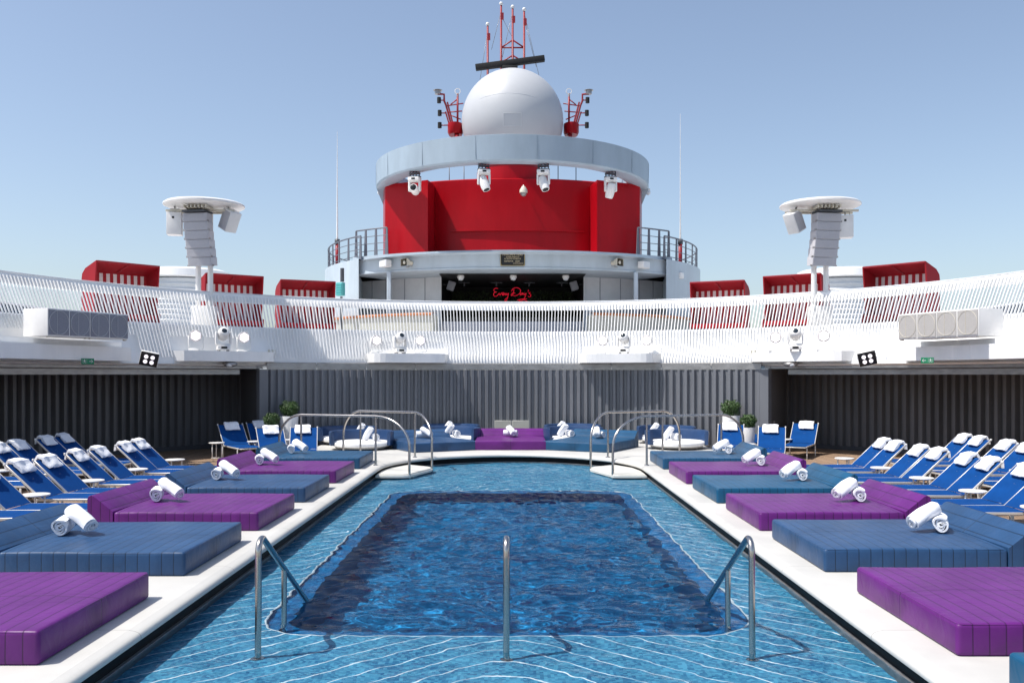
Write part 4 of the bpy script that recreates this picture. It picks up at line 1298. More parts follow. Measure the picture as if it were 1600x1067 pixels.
# ------------------------------------------------------------------ red cabanas
def make_cabana(label):
    """front faces -y; width along x; origin on deck at front middle"""
    t = thing("cabana", label, "cabana", (0,0,0), group="red striped cabanas on the upper deck")
    w = 0.92
    side = [(-0.12, 0.0), (-0.12, 0.56), (0.08, 0.60), (-0.10, 1.97), (0.60, 1.80), (0.80, 1.66), (0.84, 1.48), (0.84, 0.0)]
    for s in (-1, 1):
        mb = MB(); mb.prism(side, s*w - 0.02, s*w + 0.02, 'X'); mb.build("side_panel", "red_cabin", t)
    mb = MB(); mb.add([(x, yy, z) for x in (-w+0.02, w-0.02) for yy, z in ((-0.10,1.965),(0.60,1.798),(0.80,1.658),(0.78,1.62),(0.58,1.76),(-0.09,1.925))],
                      [(0,1,7,6),(1,2,8,7),(2,3,9,8),(3,4,10,9),(4,5,11,10),(5,0,6,11)]); mb.build("roof", "red_cabin", t)
    mb = MB(); mb.tube([(-0.02, -0.08, 1.91), (-0.02, 0.58, 1.75)], 0.028, 6); mb.rbox((0, -0.10, 1.95), (2*w, 0.04, 0.05), 0.005, 1); mb.build("roof_rib", "red_steel", t)
    mb = MB(); mb.add([(-w+0.02, 0.62, 0.55), (w-0.02, 0.62, 0.55), (w-0.02, 0.66, 1.72), (-w+0.02, 0.66, 1.72)], [(0,1,2,3)])
    mb.add([(-w+0.02, 0.66, 0.55), (w-0.02, 0.66, 0.55), (w-0.02, 0.70, 1.72), (-w+0.02, 0.70, 1.72)], [(3,2,1,0)])
    mb.build("striped_back", "striped_canvas", t)
    mb = MB(); mb.rbox((0, 0.26, 0.44), (2*w-0.05, 0.70, 0.16), 0.03, 2); mb.build("seat", "red_cabin", t)
    mb = MB(); mb.rbox((0, 0.27, 0.19), (2*w-0.06, 0.62, 0.30), 0.01, 1); mb.build("drawer", "red_steel", t)
    mb = MB(); mb.box((-w+0.1, 0.3, 0.03), (0.08, 0.5, 0.05)); mb.box((w-0.1, 0.3, 0.03), (0.08, 0.5, 0.05)); mb.build("plinth", "black", t)
    return t
cb = None
ZD = 3.425
for px, yy, nm, tw in ((199, 26.2, "outer left", 0.62), (366, 29.2, "middle left, behind the speaker mast", 0.42), (481, 31.0, "inner left, next to the tower", 0.30),
                   (1121, 31.2, "inner right, next to the tower", -0.26), (1238, 29.2, "middle right, behind the speaker mast", -0.40), (1398, 26.4, "outer right", -0.55)):
    x = (px - 803) / 1420 * yy
    rz = math.atan2(x, yy - 17.3) * -0.95
    lab = "red cabana with red and white striped back, " + nm
    if cb is None: cb = make_cabana(lab); cb.location = (x, yy, ZD); cb.rotation_euler = (0,0,rz)
    else: dup(cb, (x, yy, ZD), rz, lab)

# ------------------------------------------------------------------ speaker masts
for s_, nm in ((-1, "left"), (1, "right")):
    yy = 25.6; x0 = -8.72 if s_ < 0 else 8.62
    t = thing("speaker_mast", f"white twin pole mast with oval canopy on the {nm} side of the deck", "mast", (x0, yy, 0), 0, "white speaker masts")
    for q in (-0.17, 0.17):
        mb = MB(); mb.cyl((q, 0.0, ZD), (q, 0, 6.85), 0.075, 16); mb.build("pole", "white_metal", t)
    mb = MB(); mb.rbox((0, 0, ZD+0.35), (0.62, 0.4, 0.7), 0.03, 2); mb.build("base", "white_metal", t)
    mb = MB(); mb.lathe([(0, 7.03), (0.85, 7.03), (1.04, 7.01), (1.10, 6.97), (1.10, 6.93), (1.04, 6.90), (0.6, 6.86), (0, 6.86)], 48); mb.build("canopy", "white_metal", t)
    mb = MB()
    for q in range(7): mb.box((-0.3 + 0.1*q, -0.35, 6.80), (0.03, 0.9, 0.08))
    mb.box((0, -0.35, 6.75), (1.9, 0.06, 0.06)); mb.box((0, 0.1, 6.76), (1.9, 0.06, 0.06)); mb.build("bracket", "cream", t)
    # line array hangs from it
    ta = thing("line_array", f"curved line array of six grey speakers hanging from the {nm} mast", "speaker", (x0, yy, 0), s_*R(9), "grey line arrays")
    z = 6.66; yf = -0.55; hh = 0.246
    for k in range(6):
        tilt = R(1.0 + k*1.3)
        dn = Vector((0, math.sin(tilt), -math.cos(tilt)))
        c0 = Vector((-s_*0.020*k, yf, z)) + dn * hh / 2
        Tm = Matrix.Translation(c0) @ Matrix.Rotation(tilt, 4, 'X')
        mb = MB(); mb.rbox((0, 0.17, 0), (0.70, 0.34, hh - 0.010), 0.006, 1, Tm); mb.build("speaker_box", "array_grey", ta)
        mb = MB(); mb.box((0, -0.003, 0), (0.66, 0.008, hh - 0.03), Tm)
        mb.build("grille", "grille_soft" if "grille_soft" in M else mat("grille_soft", (0.42, 0.42, 0.45), 0.7, var=0.1, scale=60, bump=0.5, bscale=250).name, ta)
        for ss in (-1, 1):
            mb = MB(); mb.box((ss*0.36, 0.05, -hh/2 + 0.02), (0.03, 0.08, 0.05), Tm); mb.build("side_bracket", "dull_steel", ta)
        z += dn.z * hh; yf += dn.y * hh
    mb = MB(); mb.box((0, -0.4, 6.70), (0.66, 0.5, 0.05)); mb.build("rigging_frame", "dark_grey", ta)
    # hanging side speakers
    p = Vector((x0 - 0.72*1, yy - 0.3, 6.38)) if s_ < 0 else Vector((x0 + 0.60, yy - 0.3, 6.30))
    t2 = thing("hanging_speaker", f"white box speaker hanging upright under the {nm} canopy", "speaker", p, R(-12)*s_, "white box speakers under the canopies")
    mb = MB(); mb.rbox((0, 0, 0), (0.40, 0.36, 0.62), 0.02, 2); mb.build("cabinet", "white_metal", t2)
    mb = MB(); mb.box((-0.02, -0.183, 0.16), (0.06, 0.006, 0.06)); mb.build("badge", "black", t2)
    mb = MB(); mb.tube([(0, 0.0, 0.31), (0, 0, 0.50)], 0.02, 8); mb.tube([(-0.12, 0.0, 0.31), (-0.12, 0, 0.42), (0.12, 0, 0.42), (0.12, 0, 0.31)], 0.012, 6); mb.build("hanger", "dull_steel", t2)
    p = Vector((x0 + 0.78, yy - 0.2, 6.50)) if s_ < 0 else Vector((x0 - 0.78, yy - 0.2, 6.46))
    t3 = thing("hanging_speaker", f"white box speaker tilted outward under the {nm} canopy", "speaker", p, R(-35)*s_*-1, "white box speakers under the canopies")
    Tm = Matrix.Rotation(s_*R(-28), 4, 'Y')
    mb = MB(); mb.rbox((0, 0, 0), (0.38, 0.36, 0.58), 0.02, 2, Tm); mb.build("cabinet", "white_metal", t3)
    mb = MB(); mb.box((0.0, -0.186, 0), (0.32, 0.01, 0.52), Tm); mb.build("grille", "grille_soft", t3)
    mb = MB(); mb.tube([(0, 0, 0.25), (-s_*-0.1, 0, 0.44)], 0.025, 8); mb.build("hanger", "dull_steel", t3)

# ------------------------------------------------------------------ the tower
TC = Vector((CX, 44.0))
def tp(r, a, z):   # a measured from -Y, positive right
    return Vector((TC.x + r*math.sin(a), TC.y - r*math.cos(a), z))
def tsheet(mb, prof, a0, a1, n, smooth=True):
    vs = [tp(r, a0 + (a1-a0)*k/n, z) for r, z in prof for k in range(n+1)]
    fs = [(i*(n+1)+k, i*(n+1)+k+1, (i+1)*(n+1)+k+1, (i+1)*(n+1)+k) for i in range(len(prof)-1) for k in range(n)]
    mb.add(vs, fs, smooth); return mb
tw = thing("stage_tower", "round blue grey and red tower with an open stage beneath it", "building", (0,0,0))
AF = R(38.6)
FC = Vector((CX, 46.8)); FR = 10.8          # flatter arc of the canopy front
def fp(r, a, z): return Vector((FC.x + r*math.sin(a), FC.y - r*math.cos(a), z))
def fsheet(mb, prof, a0, a1, n, smooth=True, fn=None):
    fn = fn or fp
    vs = [fn(r, a0 + (a1-a0)*k/n, z) for r, z in prof for k in range(n+1)]
    fs = [(i*(n+1)+k, i*(n+1)+k+1, (i+1)*(n+1)+k+1, (i+1)*(n+1)+k) for i in range(len(prof)-1) for k in range(n)]
    mb.add(vs, fs, smooth); return mb
ZR0, ZR1 = 6.38, 7.13
fprof = [(6.0, ZR1), (FR, ZR1), (FR, ZR0+0.09), (FR+0.03, ZR0+0.06), (FR+0.03, ZR0), (FR-0.1, ZR0-0.02), (4.4, ZR0-0.03)]
mb = MB(); fsheet(mb, fprof, -AF, AF, 60)
for s_ in (-1, 1):
    mb.add([fp(r, s_*AF, z) for r, z in fprof], [tuple(range(7))])
mb.build("canopy_fascia", "blue_grey_paint", tw)
mb = MB(); tsheet(mb, [(0, 6.95), (8.85, 6.95)], -PI, PI, 80, False); mb.build("roof_deck", "blue_grey_paint", tw)
DA = R(46)
for s_ in (-1, 1):
    mb = MB(); tsheet(mb, [(8.9, ZD), (8.9, 7.0), (8.7, 7.0)], s_*DA, s_*R(180), 60)
    p = tp(8.9, s_*DA, 0)
    mb.add([(p.x, p.y, ZD), (p.x, p.y, 6.37), (CX+s_*6.76, 40.9, 6.37), (CX+s_*6.76, 40.9, ZD)], [(0,1,2,3)])
    mb.build("drum_wall", "blue_grey_paint", tw)
def wpf(r, a, z): return Vector((CX + r*math.sin(a), 48.9 - r*math.cos(a), z))
AO = math.asin(3.06 / 10.5)
for s_ in (-1, 1):
    mb = MB(); fsheet(mb, [(10.5, ZD), (10.5, 6.36)], s_*AO, s_*R(40.5), 24, fn=wpf); mb.build("recessed_wall", "pale_panel", tw)
    for d in (21.0, 26.5, 32.0, 36.5):
        mb = MB(); p = wpf(10.51, s_*R(d), 0); mb.box((p.x, p.y, 4.9), (0.03, 0.02, 2.9), rz=s_*R(d)); mb.build("wall_seam", "counter_grey", tw)
for s_ in (-1, 1):
    mb = MB(); mb.rbox((CX + s_*5.04, 37.15, (ZD+ZR0)/2), (0.17, 0.17, ZR0-ZD), 0.02, 1); mb.build("column", "blue_grey_paint", tw)
    mb = MB(); p = wpf(10.5, s_*AO, 0); mb.box((p.x, p.y-0.06, (ZD+6.35)/2), (0.05, 0.12, 6.35-ZD)); mb.build("door_frame", "pale_panel", tw)
y0 = wpf(10.5, AO, 0).y; x1 = 3.03
mb = MB()
for s_ in (-1, 1): mb.add([(CX+s_*x1, y0, ZD), (CX+s_*x1, 43.4, ZD), (CX+s_*x1, 43.4, 6.345), (CX+s_*x1, y0, 6.345)], [(0,1,2,3)])
mb.add([(CX-x1, 43.4, ZD), (CX+x1, 43.4, ZD), (CX+x1, 43.4, 6.345), (CX-x1, 43.4, 6.345)], [(0,1,2,3)])
mb.add([(CX-x1, y0-1.4, 6.34), (CX+x1, y0-1.4, 6.34), (CX+x1, 43.4, 6.34), (CX-x1, 43.4, 6.34)], [(0,1,2,3)])
mb.build("stage_interior", "stage_black", tw)
# red superstructure
def dp(r, a, z): return Vector((CX + r*math.sin(a), 47.9 - r*math.cos(a), z))
mb = MB(); fsheet(mb, [(10.0, 6.96), (10.0, 10.34), (9.96, 10.38), (7.6, 10.38)], -R(22.0), R(22.0), 50, fn=dp)
mb.build("red_drum", "red_paint", tw)
mb = MB(); fsheet(mb, [(10.0, 8.24), (10.09, 8.24), (10.09, 8.18), (10.0, 8.18)], -R(15), R(17.5), 40, fn=dp); mb.build("ledge_strip", "red_paint", tw)
RC = Vector((CX, 39.5))
TR = Matrix.Translation((RC.x, RC.y, 0))
mb = MB(); mb.lathe([(1.55, 10.3), (1.55, 10.92), (1.2, 10.96), (1.2, 11.3), (0, 11.3)], 48, TR); mb.build("red_pedestal", "red_paint", tw)
for s_ in (-1, 1):
    xo, xi, yf, yb = 5.22, 3.46, 37.25, 41.0
    pl = [(CX + s_*xi, yf - 0.12), (CX + s_*(xo+0.12), yf + 0.85), (CX + s_*(xo+0.35), yf + 1.9), (CX+s_*(xo+0.2), yb), (CX + s_*3.2, yb), (CX + s_*3.30, yf + 0.8)]
    if s_ < 0: pl = pl[::-1]
    mb = MB(); mb.prism(pl, 6.96, 10.14); mb.build("red_wing", "red_paint", tw)
mb = MB()
mb.lathe([(4.95, 10.45), (5.1, 11.05), (5.83, 11.10), (5.87, 11.085), (5.85, 10.17), (5.80, 10.11), (5.5, 10.06), (5.0, 10.2), (4.95, 10.45)], 120, TR)
mb.build("ring_band", "ring_paint", tw)
for k in range(16):
    a = 2*PI*(k+0.4)/16; mb = MB(); mb.box((RC.x + 5.868*math.cos(a), RC.y + 5.868*math.sin(a), 10.63), (0.012, 0.018, 0.88), rz=a); mb.build("weld_seam", "seam_paint", tw)
for s_ in (-1, 1):
    mb = MB(); p = [(CX+s_*5.82, 40.2, 10.15), (CX+s_*5.82, 38.9, 10.15), (CX+s_*5.45, 39.2, 9.2), (CX+s_*5.45, 40.2, 9.2)]
    q = [(x - s_*0.35, y, z) for x, y, z in p]
    mb.add(p + q, [(0,1,2,3),(7,6,5,4),(0,1,5,4),(1,2,6,5),(2,3,7,6)]); mb.build("ring_bracket", "ring_paint", tw)
for px in (702, 725, 872, 900):
    p = W(px, 280, 40.8); mb = MB(); mb.cyl((p.x, p.y, 10.3), (p.x, p.y, 11.6), 0.022, 6); mb.build("roof_post", "rail_grey", tw)
# dome
dm = thing("radar_dome", "large white spherical radar dome on top of the tower", "radar dome", (CX, 39.5, 0))
mb = MB(); prof = []
for i in range(37):
    a = -PI/2 + R(14) + (PI - R(14)) * i / 36; prof.append((2.205*math.cos(a), 13.17 + 2.205*math.sin(a)*1.01))
mb.lathe(prof, 64); mb.build("shell", "dome_white", dm)
mb = MB(); mb.cyl((0, 0, 11.0), (0, 0, 11.35), 1.1, 32); mb.build("base", "ring_paint", dm)
mb = MB()
def onsph(x, z, off=0.012):
    r = 2.205; dz = z - 13.17; y = -math.sqrt(max(0, r*r - x*x - dz*dz)); v = Vector((x, y, dz)).normalized()*(r+off); return (v.x, v.y, v.z + 13.17)
hx0, hx1, hz0, hz1 = -0.38, 0.36, 12.42, 12.94
def hatch_line(a, b): mb.tube([onsph(a[0]+(b[0]-a[0])*i/6, a[1]+(b[1]-a[1])*i/6) for i in range(7)], 0.010, 5)
hatch_line((hx0,hz0),(hx1,hz0)); hatch_line((hx1,hz0),(hx1,hz1)); hatch_line((hx1,hz1),(hx0,hz1)); hatch_line((hx0,hz1),(hx0,hz0))
mb.build("hatch", "pale_panel", dm)
mb = MB(); mb.tube([onsph(-1.4 + 2.35*i/16, 13.66 + 0.11*math.sin(PI*i/16), 0.001) for i in range(17)], 0.007, 5); mb.build("panel_seam", "pale_panel", dm)
# masts behind the dome
MY = 42.0
def wm(px, py, y=MY): return W(px, py, y)
def mast(px, ytop, label, base=118):
    p = wm(px, ytop); q = wm(px, base)
    t = thing("antenna_mast", label, "antenna", (p.x, MY, 0), 0, "thin red antenna masts behind the dome")
    mb = MB(); mb.tube([(0, 0, 11.0), (0, 0, p.z)], [0.065, 0.045], 8); mb.build("pole", "red_steel", t)
    mb = MB(); mb.sphere((0, 0, p.z + 0.08), 0.09, 10, 8); mb.build("lamp", "white_metal", t)
    mb = MB(); mb.box((0.05, 0, p.z - 0.5), (0.14, 0.1, 0.3)); mb.build("bracket", "red_steel", t)
mast(762, 41, "short thin red antenna mast left of the other three")
mast(783, 9, "tallest thin red antenna mast, left of the braced group")
mast(801, 14, "middle thin red antenna mast above the dome")
mast(819, 18, "right hand thin red antenna mast above the dome")
t = thing("mast_bracing", "red triangular bracing tying the three masts together above the dome", "bracing", (0, MY, 0))
mb = MB(); f = lambda px, py: (wm(px, py).x, 0, wm(px, py).z)
for a, b in (((783, 75), (819, 75)), ((783, 75), (801, 63)), ((801, 63), (819, 75)), ((783, 98), (819, 98)), ((783, 98), (801, 87)), ((801, 87), (819, 98)), ((783, 97), (760, 105))):
    mb.tube([f(*a), f(*b)], 0.035, 6)
mb.build("brace", "red_steel", t)
t = thing("ship_radar", "long black rotating radar bar above the dome", "radar", (wm(797, 99).x, 41.7, wm(797, 99, 41.7).z))
mb = MB(); Tm = Matrix.Rotation(R(-7.5), 4, 'Y'); mb.rbox((0, 0, 0), (3.2, 0.28, 0.27), 0.04, 2, Tm); mb.build("antenna_bar", "black_rough", t)
mb = MB(); mb.rbox((0, 0.0, -0.35), (0.7, 0.6, 0.35), 0.05, 2); mb.cyl((0, 0, -0.5), (0, 0, -4.6), 0.2, 12); mb.build("gearbox", "black_rough", t)
# wire stays
t = thing("stay_wires", "thin wire stays slanting down from the mast tops", "wires", (0, MY, 0))
mb = MB()
for a, b in (((783, 18), (768, 78)), ((783, 25), (802, 62)), ((801, 18), (785, 90)), ((819, 20), (842, 118)), ((762, 50), (750, 125)), ((819, 30), (838, 105))): mb.tube([f(*a), f(*b)], 0.010, 4)
mb.build("wire", "dull_steel", t)
# side light masts
for s_, nm in ((-1, "left"), (1, "right")):
    def g(px, py, y=40.0):
        p = W(803 + (803 - 2 - px if s_ > 0 else px - 803 + 0), py, y); return Vector((p.x, 0, p.z))
    t = thing("signal_mast", f"red lattice signal light mast {nm} of the dome", "mast", (0, 40.0, 0), 0, "red signal masts beside the dome")
    mb = MB(); a, b = g(701, 195), g(722, 212)
    cx = (a.x + b.x)/2; mb.lathe([(0.0, b.z), (0.42, b.z), (0.5, b.z+0.12), (0.5, a.z), (0, a.z)], 24, Matrix.Translation((cx, 0, 0)) @ Matrix.Diagonal((abs(a.x-b.x)*1.15, 1, 1, 1))); mb.build("base_drum", "red_paint", t)
    mb = MB(); q0 = g(714, 210); mb.tube([q0, Vector((q0.x, -0.5, q0.z - 0.3)), Vector((CX + s_*1.0, -0.5, 11.2))], 0.12, 8); mb.build("support", "red_steel", t)
    mb = MB(); mb.tube([g(705, 195), g(697, 165), g(694, 158), g(694, 148), g(684, 147)], 0.05, 6); mb.tube([g(708, 195), g(699, 160)], 0.04, 6); mb.tube([g(702, 195), g(696, 175)], 0.035, 6)
    mb.build("lattice", "red_steel", t)
    mb = MB(); mb.tube([g(715, 195), g(715, 147)], 0.05, 6); mb.build("pole", "red_steel", t)
    mb = MB()
    for u, v in (((697, 166), (724, 162)), ((700, 176), (722, 174)), ((703, 180), (720, 187)), ((704, 164), (714, 156)), ((694, 157), (686, 157)), ((698, 177), (687, 177)), ((702, 196), (687, 196))): mb.tube([g(*u), g(*v)], 0.028, 5)
    mb.build("cross_arm", "red_steel", t)
    for u in ((686, 157), (687, 177), (687, 196)):
        mb = MB(); c = g(*u); mb.cyl(c + Vector((0,0,-0.12)), c + Vector((0,0,0.12)), 0.09, 10); mb.build("signal_lamp", "black_rough", t)
    mb = MB(); c = g(684, 147); mb.cyl(c + Vector((0,0,-0.02)), c + Vector((0,0,0.14)), 0.13, 12); mb.cyl(c + Vector((0,0,0.14)), c + Vector((0,0,0.16)), 0.2, 12); mb.build("top_lamp", "dull_steel", t)
    mb = MB(); c = g(715, 143); mb.tube([c + Vector((0.12*math.cos(R(k*36)), 0, 0.12*math.sin(R(k*36)))) for k in range(10)], 0.02, 5, closed=True); mb.cyl(c+Vector((0,0,-0.25)), c+Vector((0,0,-0.1)), 0.05, 6); mb.build("loop_aerial", "white_metal", t)
# hanging moving heads on the ring
def hang_head(px, nm, rz, tiltx, tilty):
    yy = RC.y - math.sqrt(max(0, 5.55**2 - ((px-803)/1420*34.4 - CX)**2)); x = (px-803)/1420*yy
    t = thing("hanging_stage_light", "white moving head light hanging under the ring, " + nm, "stage light", (x, yy, 10.10), rz, "moving head lights under the ring")
    mb = MB(); mb.box((0, 0, -0.10), (0.42, 0.16, 0.05)); 
    for q in (-0.19, -0.06, 0.06, 0.19): mb.cyl((q, 0, 0.03), (q, 0, -0.24), 0.022, 6)
    mb.box((0, 0, -0.22), (0.46, 0.2, 0.04)); mb.build("clamp", "dark_grey", t)
    mb = MB(); mb.rbox((0, 0, -0.32), (0.46, 0.36, 0.16), 0.04, 2); mb.build("base", "white_metal", t)
    mb = MB(); mb.box((0.0, -0.185, -0.32), (0.14, 0.008, 0.07)); mb.build("display", "black", t)
    mb = MB()
    for s in (-1, 1): mb.rbox((s*0.21, 0, -0.58), (0.07, 0.18, 0.42), 0.03, 2)
    mb.rbox((0, 0, -0.41), (0.44, 0.18, 0.07), 0.03, 2)
    mb.build("yoke", "white_metal", t)
    T = Matrix.Translation((0, 0, -0.72)) @ Matrix.Rotation(tilty, 4, 'Y') @ Matrix.Rotation(tiltx, 4, 'X')
    mb = MB(); mb.lathe([(0, -0.27), (0.12, -0.26), (0.165, -0.20), (0.175, 0.0), (0.165, 0.22), (0.14, 0.32), (0.12, 0.32)], 26, T); mb.build("head", "white_metal", t)
    mb = MB(); mb.lathe([(0.12, 0.318), (0.08, 0.335), (0, 0.34)], 22, T); mb.build("lens", "black", t)
hang_head(648, "leftmost of four", R(-15), R(78), R(60))
hang_head(756, "second from the left", R(10), R(160), R(-18))
hang_head(849, "third from the left", R(-10), R(160), R(-20))
hang_head(954, "rightmost of four", R(10), R(200), R(8))
for s_, nm, px in ((-1, "left", 598), (1, "right", 1008)):
    p = W(px, 298, 39.4)
    t = thing("ring_camera", f"small white camera on the {nm} end of the ring", "camera", p, 0, "cameras on the ring ends")
    mb = MB(); mb.rbox((0, 0, 0), (0.42, 0.22, 0.16), 0.04, 2); mb.build("housing", "white_metal", t)
    mb = MB(); mb.sphere((s_*0.12, -0.05, -0.10), 0.11, 14, 8); mb.build("lens_dome", "pale_panel", t)
p = W(818, 299, 37.45)
t = thing("dome_camera", "beige dome security camera on a bracket in front of the red wall", "camera", p)
mb = MB(); mb.sphere((0, 0, -0.08), 0.14, 18, 10); mb.build("lens_dome", "dull_steel", t)
mb = MB(); mb.lathe([(0, 0.22), (0.07, 0.2), (0.16, 0.05), (0.165, -0.06), (0.14, -0.08)], 20); mb.build("housing", "cream", t)
mb = MB(); mb.tube([(0, 0, 0.18), (0, 0.05, 0.25), (0, 0.35, 0.25)], 0.03, 8); mb.build("bracket", "dull_steel", t)
# fascia items
def on_fascia(px, py):
    """point on the fascia cylinder (r = 9.0) seen near this column"""
    y = 36.0
    for _ in range(12):
        x = (px - 803)/1420*y; y = FC.y - math.sqrt(max(0.1, FR*FR - (x - CX)**2))
    p = W(px, py, y); a = math.asin((p.x - CX)/FR)
    return p, a
p, a = on_fascia(801, 405)
t = thing("plaque", "black builder's plaque with gold lettering on the fascia above the stage", "plaque", p + Vector((0, -0.03, 0)), a)
mb = MB(); mb.rbox((0, 0, 0), (0.96, 0.04, 0.54), 0.008, 1); mb.build("plate", "black", t)
mb = MB()
for x, z, w, h in ((0, 0.262, 0.96, 0.018), (0, -0.262, 0.96, 0.018), (-0.472, 0, 0.018, 0.506), (0.472, 0, 0.018, 0.506)): mb.box((x, -0.024, z), (w, 0.012, h))
for sx in (-1, 1):
    for sz in (-1, 1): mb.sphere((sx*0.435, -0.022, sz*0.225), 0.016, 8, 6)
mb.build("frame", "gold", t)
def text_mesh(name, body, size, material, parent, loc, rot=(R(90), 0, 0), extrude=0.004, sx=1.0, align='CENTER'):
    cu = bpy.data.curves.new(name, 'FONT'); cu.body = body; cu.size = size; cu.extrude = extrude; cu.align_x = align; cu.align_y = 'CENTER'
    tmp = bpy.data.objects.new("tmp_text", cu); COL.objects.link(tmp)
    dg = bpy.context.evaluated_depsgraph_get(); dg.update()
    me = bpy.data.meshes.new_from_object(tmp.evaluated_get(dg))
    bpy.data.objects.remove(tmp); bpy.data.curves.remove(cu)
    me.name = name; me.materials.clear(); me.materials.append(M[material])
    o = bpy.data.objects.new(name, me); COL.objects.link(o); o.parent = parent; o.location = loc; o.rotation_euler = rot; o.scale = (sx, 1, 1)
    return o
mat("gold_letter", (0.62, 0.52, 0.34), 0.4, var=0.05)
for body, z, s, sx, dx in (("FINCANTIERI", 0.175, 0.125, 1.10, 0), ("STABILIMENTO", 0.075, 0.07, 1.1, 0), ("DI SESTRI PONENTE", 0.005, 0.07, 1.05, 0), ("GENOVA   2020", -0.09, 0.08, 1.1, -0.03), ("COSTRUZIONE", -0.175, 0.055, 1.1, 0.22)):
    text_mesh("lettering", body, s, "gold_letter", t, (dx, -0.024, z), sx=sx)
for px, nm in ((643, "left"), (957, "right")):
    p, a = on_fascia(px, 411)
    t = thing("horn_speaker", f"square horn loudspeaker with dark mouth on the {nm} of the fascia", "loudspeaker", p, a - (0.5 if px < 800 else -0.5), "horn loudspeakers on the fascia")
    mb = MB()
    vs = [(x, -0.38, z) for x, z in ((-0.23,-0.15),(0.23,-0.15),(0.23,0.15),(-0.23,0.15))] + [(x, -0.16, z) for x, z in ((-0.12,-0.1),(0.12,-0.1),(0.12,0.1),(-0.12,0.1))]
    mb.add(vs, [(k, (k+1) % 4, 4+(k+1) % 4, 4+k) for k in range(4)] + [(4,5,6,7)]); mb.cyl((0, -0.17, 0), (0, 0.02, 0), 0.09, 14); mb.build("horn", "cream", t)
    mb = MB(); vs = [(x*0.9, -0.375, z*0.88) for x, z in ((-0.23,-0.15),(0.23,-0.15),(0.23,0.15),(-0.23,0.15))] + [(x*0.8, -0.2, z*0.8) for x, z in ((-0.12,-0.1),(0.12,-0.1),(0.12,0.1),(-0.12,0.1))]
    mb.add(vs, [(k, (k+1) % 4, 4+(k+1) % 4, 4+k) for k in range(4)] + [(4,5,6,7)]); mb.build("mouth", "horn_dark", t)
    mb = MB(); mb.sphere((0, -0.34, 0), 0.08, 14, 8, sc=(1, 0.5, 1)); mb.build("core", "cream", t)
    mb = MB(); mb.tube([(-0.08, 0.0, -0.12), (-0.08, -0.2, -0.18), (0.08, -0.2, -0.18), (0.08, 0, -0.12)], 0.015, 6); mb.build("bracket", "dull_steel", t)
for px, py, nm in ((610, 413, "left"), (998, 415, "right")):
    p, a = on_fascia(px, py)
    t = thing("wall_speaker", f"white box speaker on the {nm} end of the fascia", "loudspeaker", p, a - (0.35 if px < 800 else -0.35), "white box speakers on the fascia")
    mb = MB(); mb.rbox((0, -0.25, 0), (0.50, 0.28, 0.28), 0.03, 2); mb.build("cabinet", "white_metal", t)
    mb = MB(); mb.box((0, -0.394, 0), (0.44, 0.01, 0.23)); mb.build("grille", "pale_panel", t)
    mb = MB(); mb.tube([(0, -0.12, 0), (0, 0.02, 0)], 0.03, 8); mb.build("bracket", "dull_steel", t)
for px, py, nm in ((546, 431, "left"), (1062, 431, "right")):
    p = W(px, py, 38.8)
    t = thing("wall_light", f"small white lamp on the {nm} side of the tower drum", "lamp", p, 0.7 if px < 800 else -0.7, "white lamps on the tower drum")
    mb = MB(); mb.rbox((0, -0.05, 0), (0.34, 0.3, 0.26), 0.05, 2); mb.build("housing", "cream" if px < 800 else "white_metal", t)
    mb = MB(); mb.tube([(0, 0.0, -0.1), (0, 0.5, -0.2)], 0.03, 6); mb.tube([(0.0, 0.1, -0.1), (0, 0.12, -0.5)], 0.03, 6); mb.build("bracket", "dull_steel", t)
# stage fittings
for px, py, nm in ((705, 447, "left"), (897, 447, "right")):
    p = W(px, py, 39.6); s_ = -1 if px < 800 else 1
    t = thing("stage_speaker", f"grey tilted box speaker at the {nm} end inside the dark stage", "speaker", p, 0, "grey stage speakers")
    Tm = Matrix.Rotation(-s_*R(18), 4, 'Y')
    mb = MB(); mb.rbox((0, 0, 0), (0.32, 0.3, 0.40), 0.03, 2, Tm); mb.build("cabinet", "counter_grey", t)
    mb = MB(); mb.tube([(0, 0, 0), (s_*0.3, 0.05, 0.08)], 0.025, 8); mb.sphere((s_*0.3, 0, 0.08), 0.05, 8, 6); mb.build("bracket", "dark_grey", t)
for px, py, nm in ((720, 430, "left of the plaque"), (884, 428, "right of the plaque"), (802, 428, "below the plaque")):
    p = W(px, py, 38.0)
    t = thing("ceiling_camera", f"white dome camera under the stage ceiling, {nm}", "camera", (p.x, p.y, 6.335), 0, "dome cameras under the stage ceiling")
    mb = MB(); mb.lathe([(0, 0), (0.14, 0), (0.15, -0.08), (0.13, -0.11)], 18); mb.build("housing", "white_metal", t)
    mb = MB(); mb.lathe([(0.13, -0.11), (0.09, -0.19), (0, -0.22)], 18); mb.build("lens_dome", "pale_panel", t)
for px, nm in ((725, "leftmost"), (776, "second"), (827, "third"), (878, "rightmost")):
    p = W(px, 442, 40.6)
    t = thing("ceiling_fitting", f"dark cross shaped fitting hanging in the stage, {nm} of four", "light fitting", (p.x, p.y, p.z), 0, "cross shaped fittings in the stage")
    mb = MB(); mb.box((0, 0, 0), (0.50, 0.07, 0.05)); mb.build("arm", "dark_grey", t)
    mb = MB(); mb.cyl((0, 0.02, 6.33 - p.z), (0, 0.02, -0.16), 0.05, 10); mb.build("stem", "dark_grey", t)
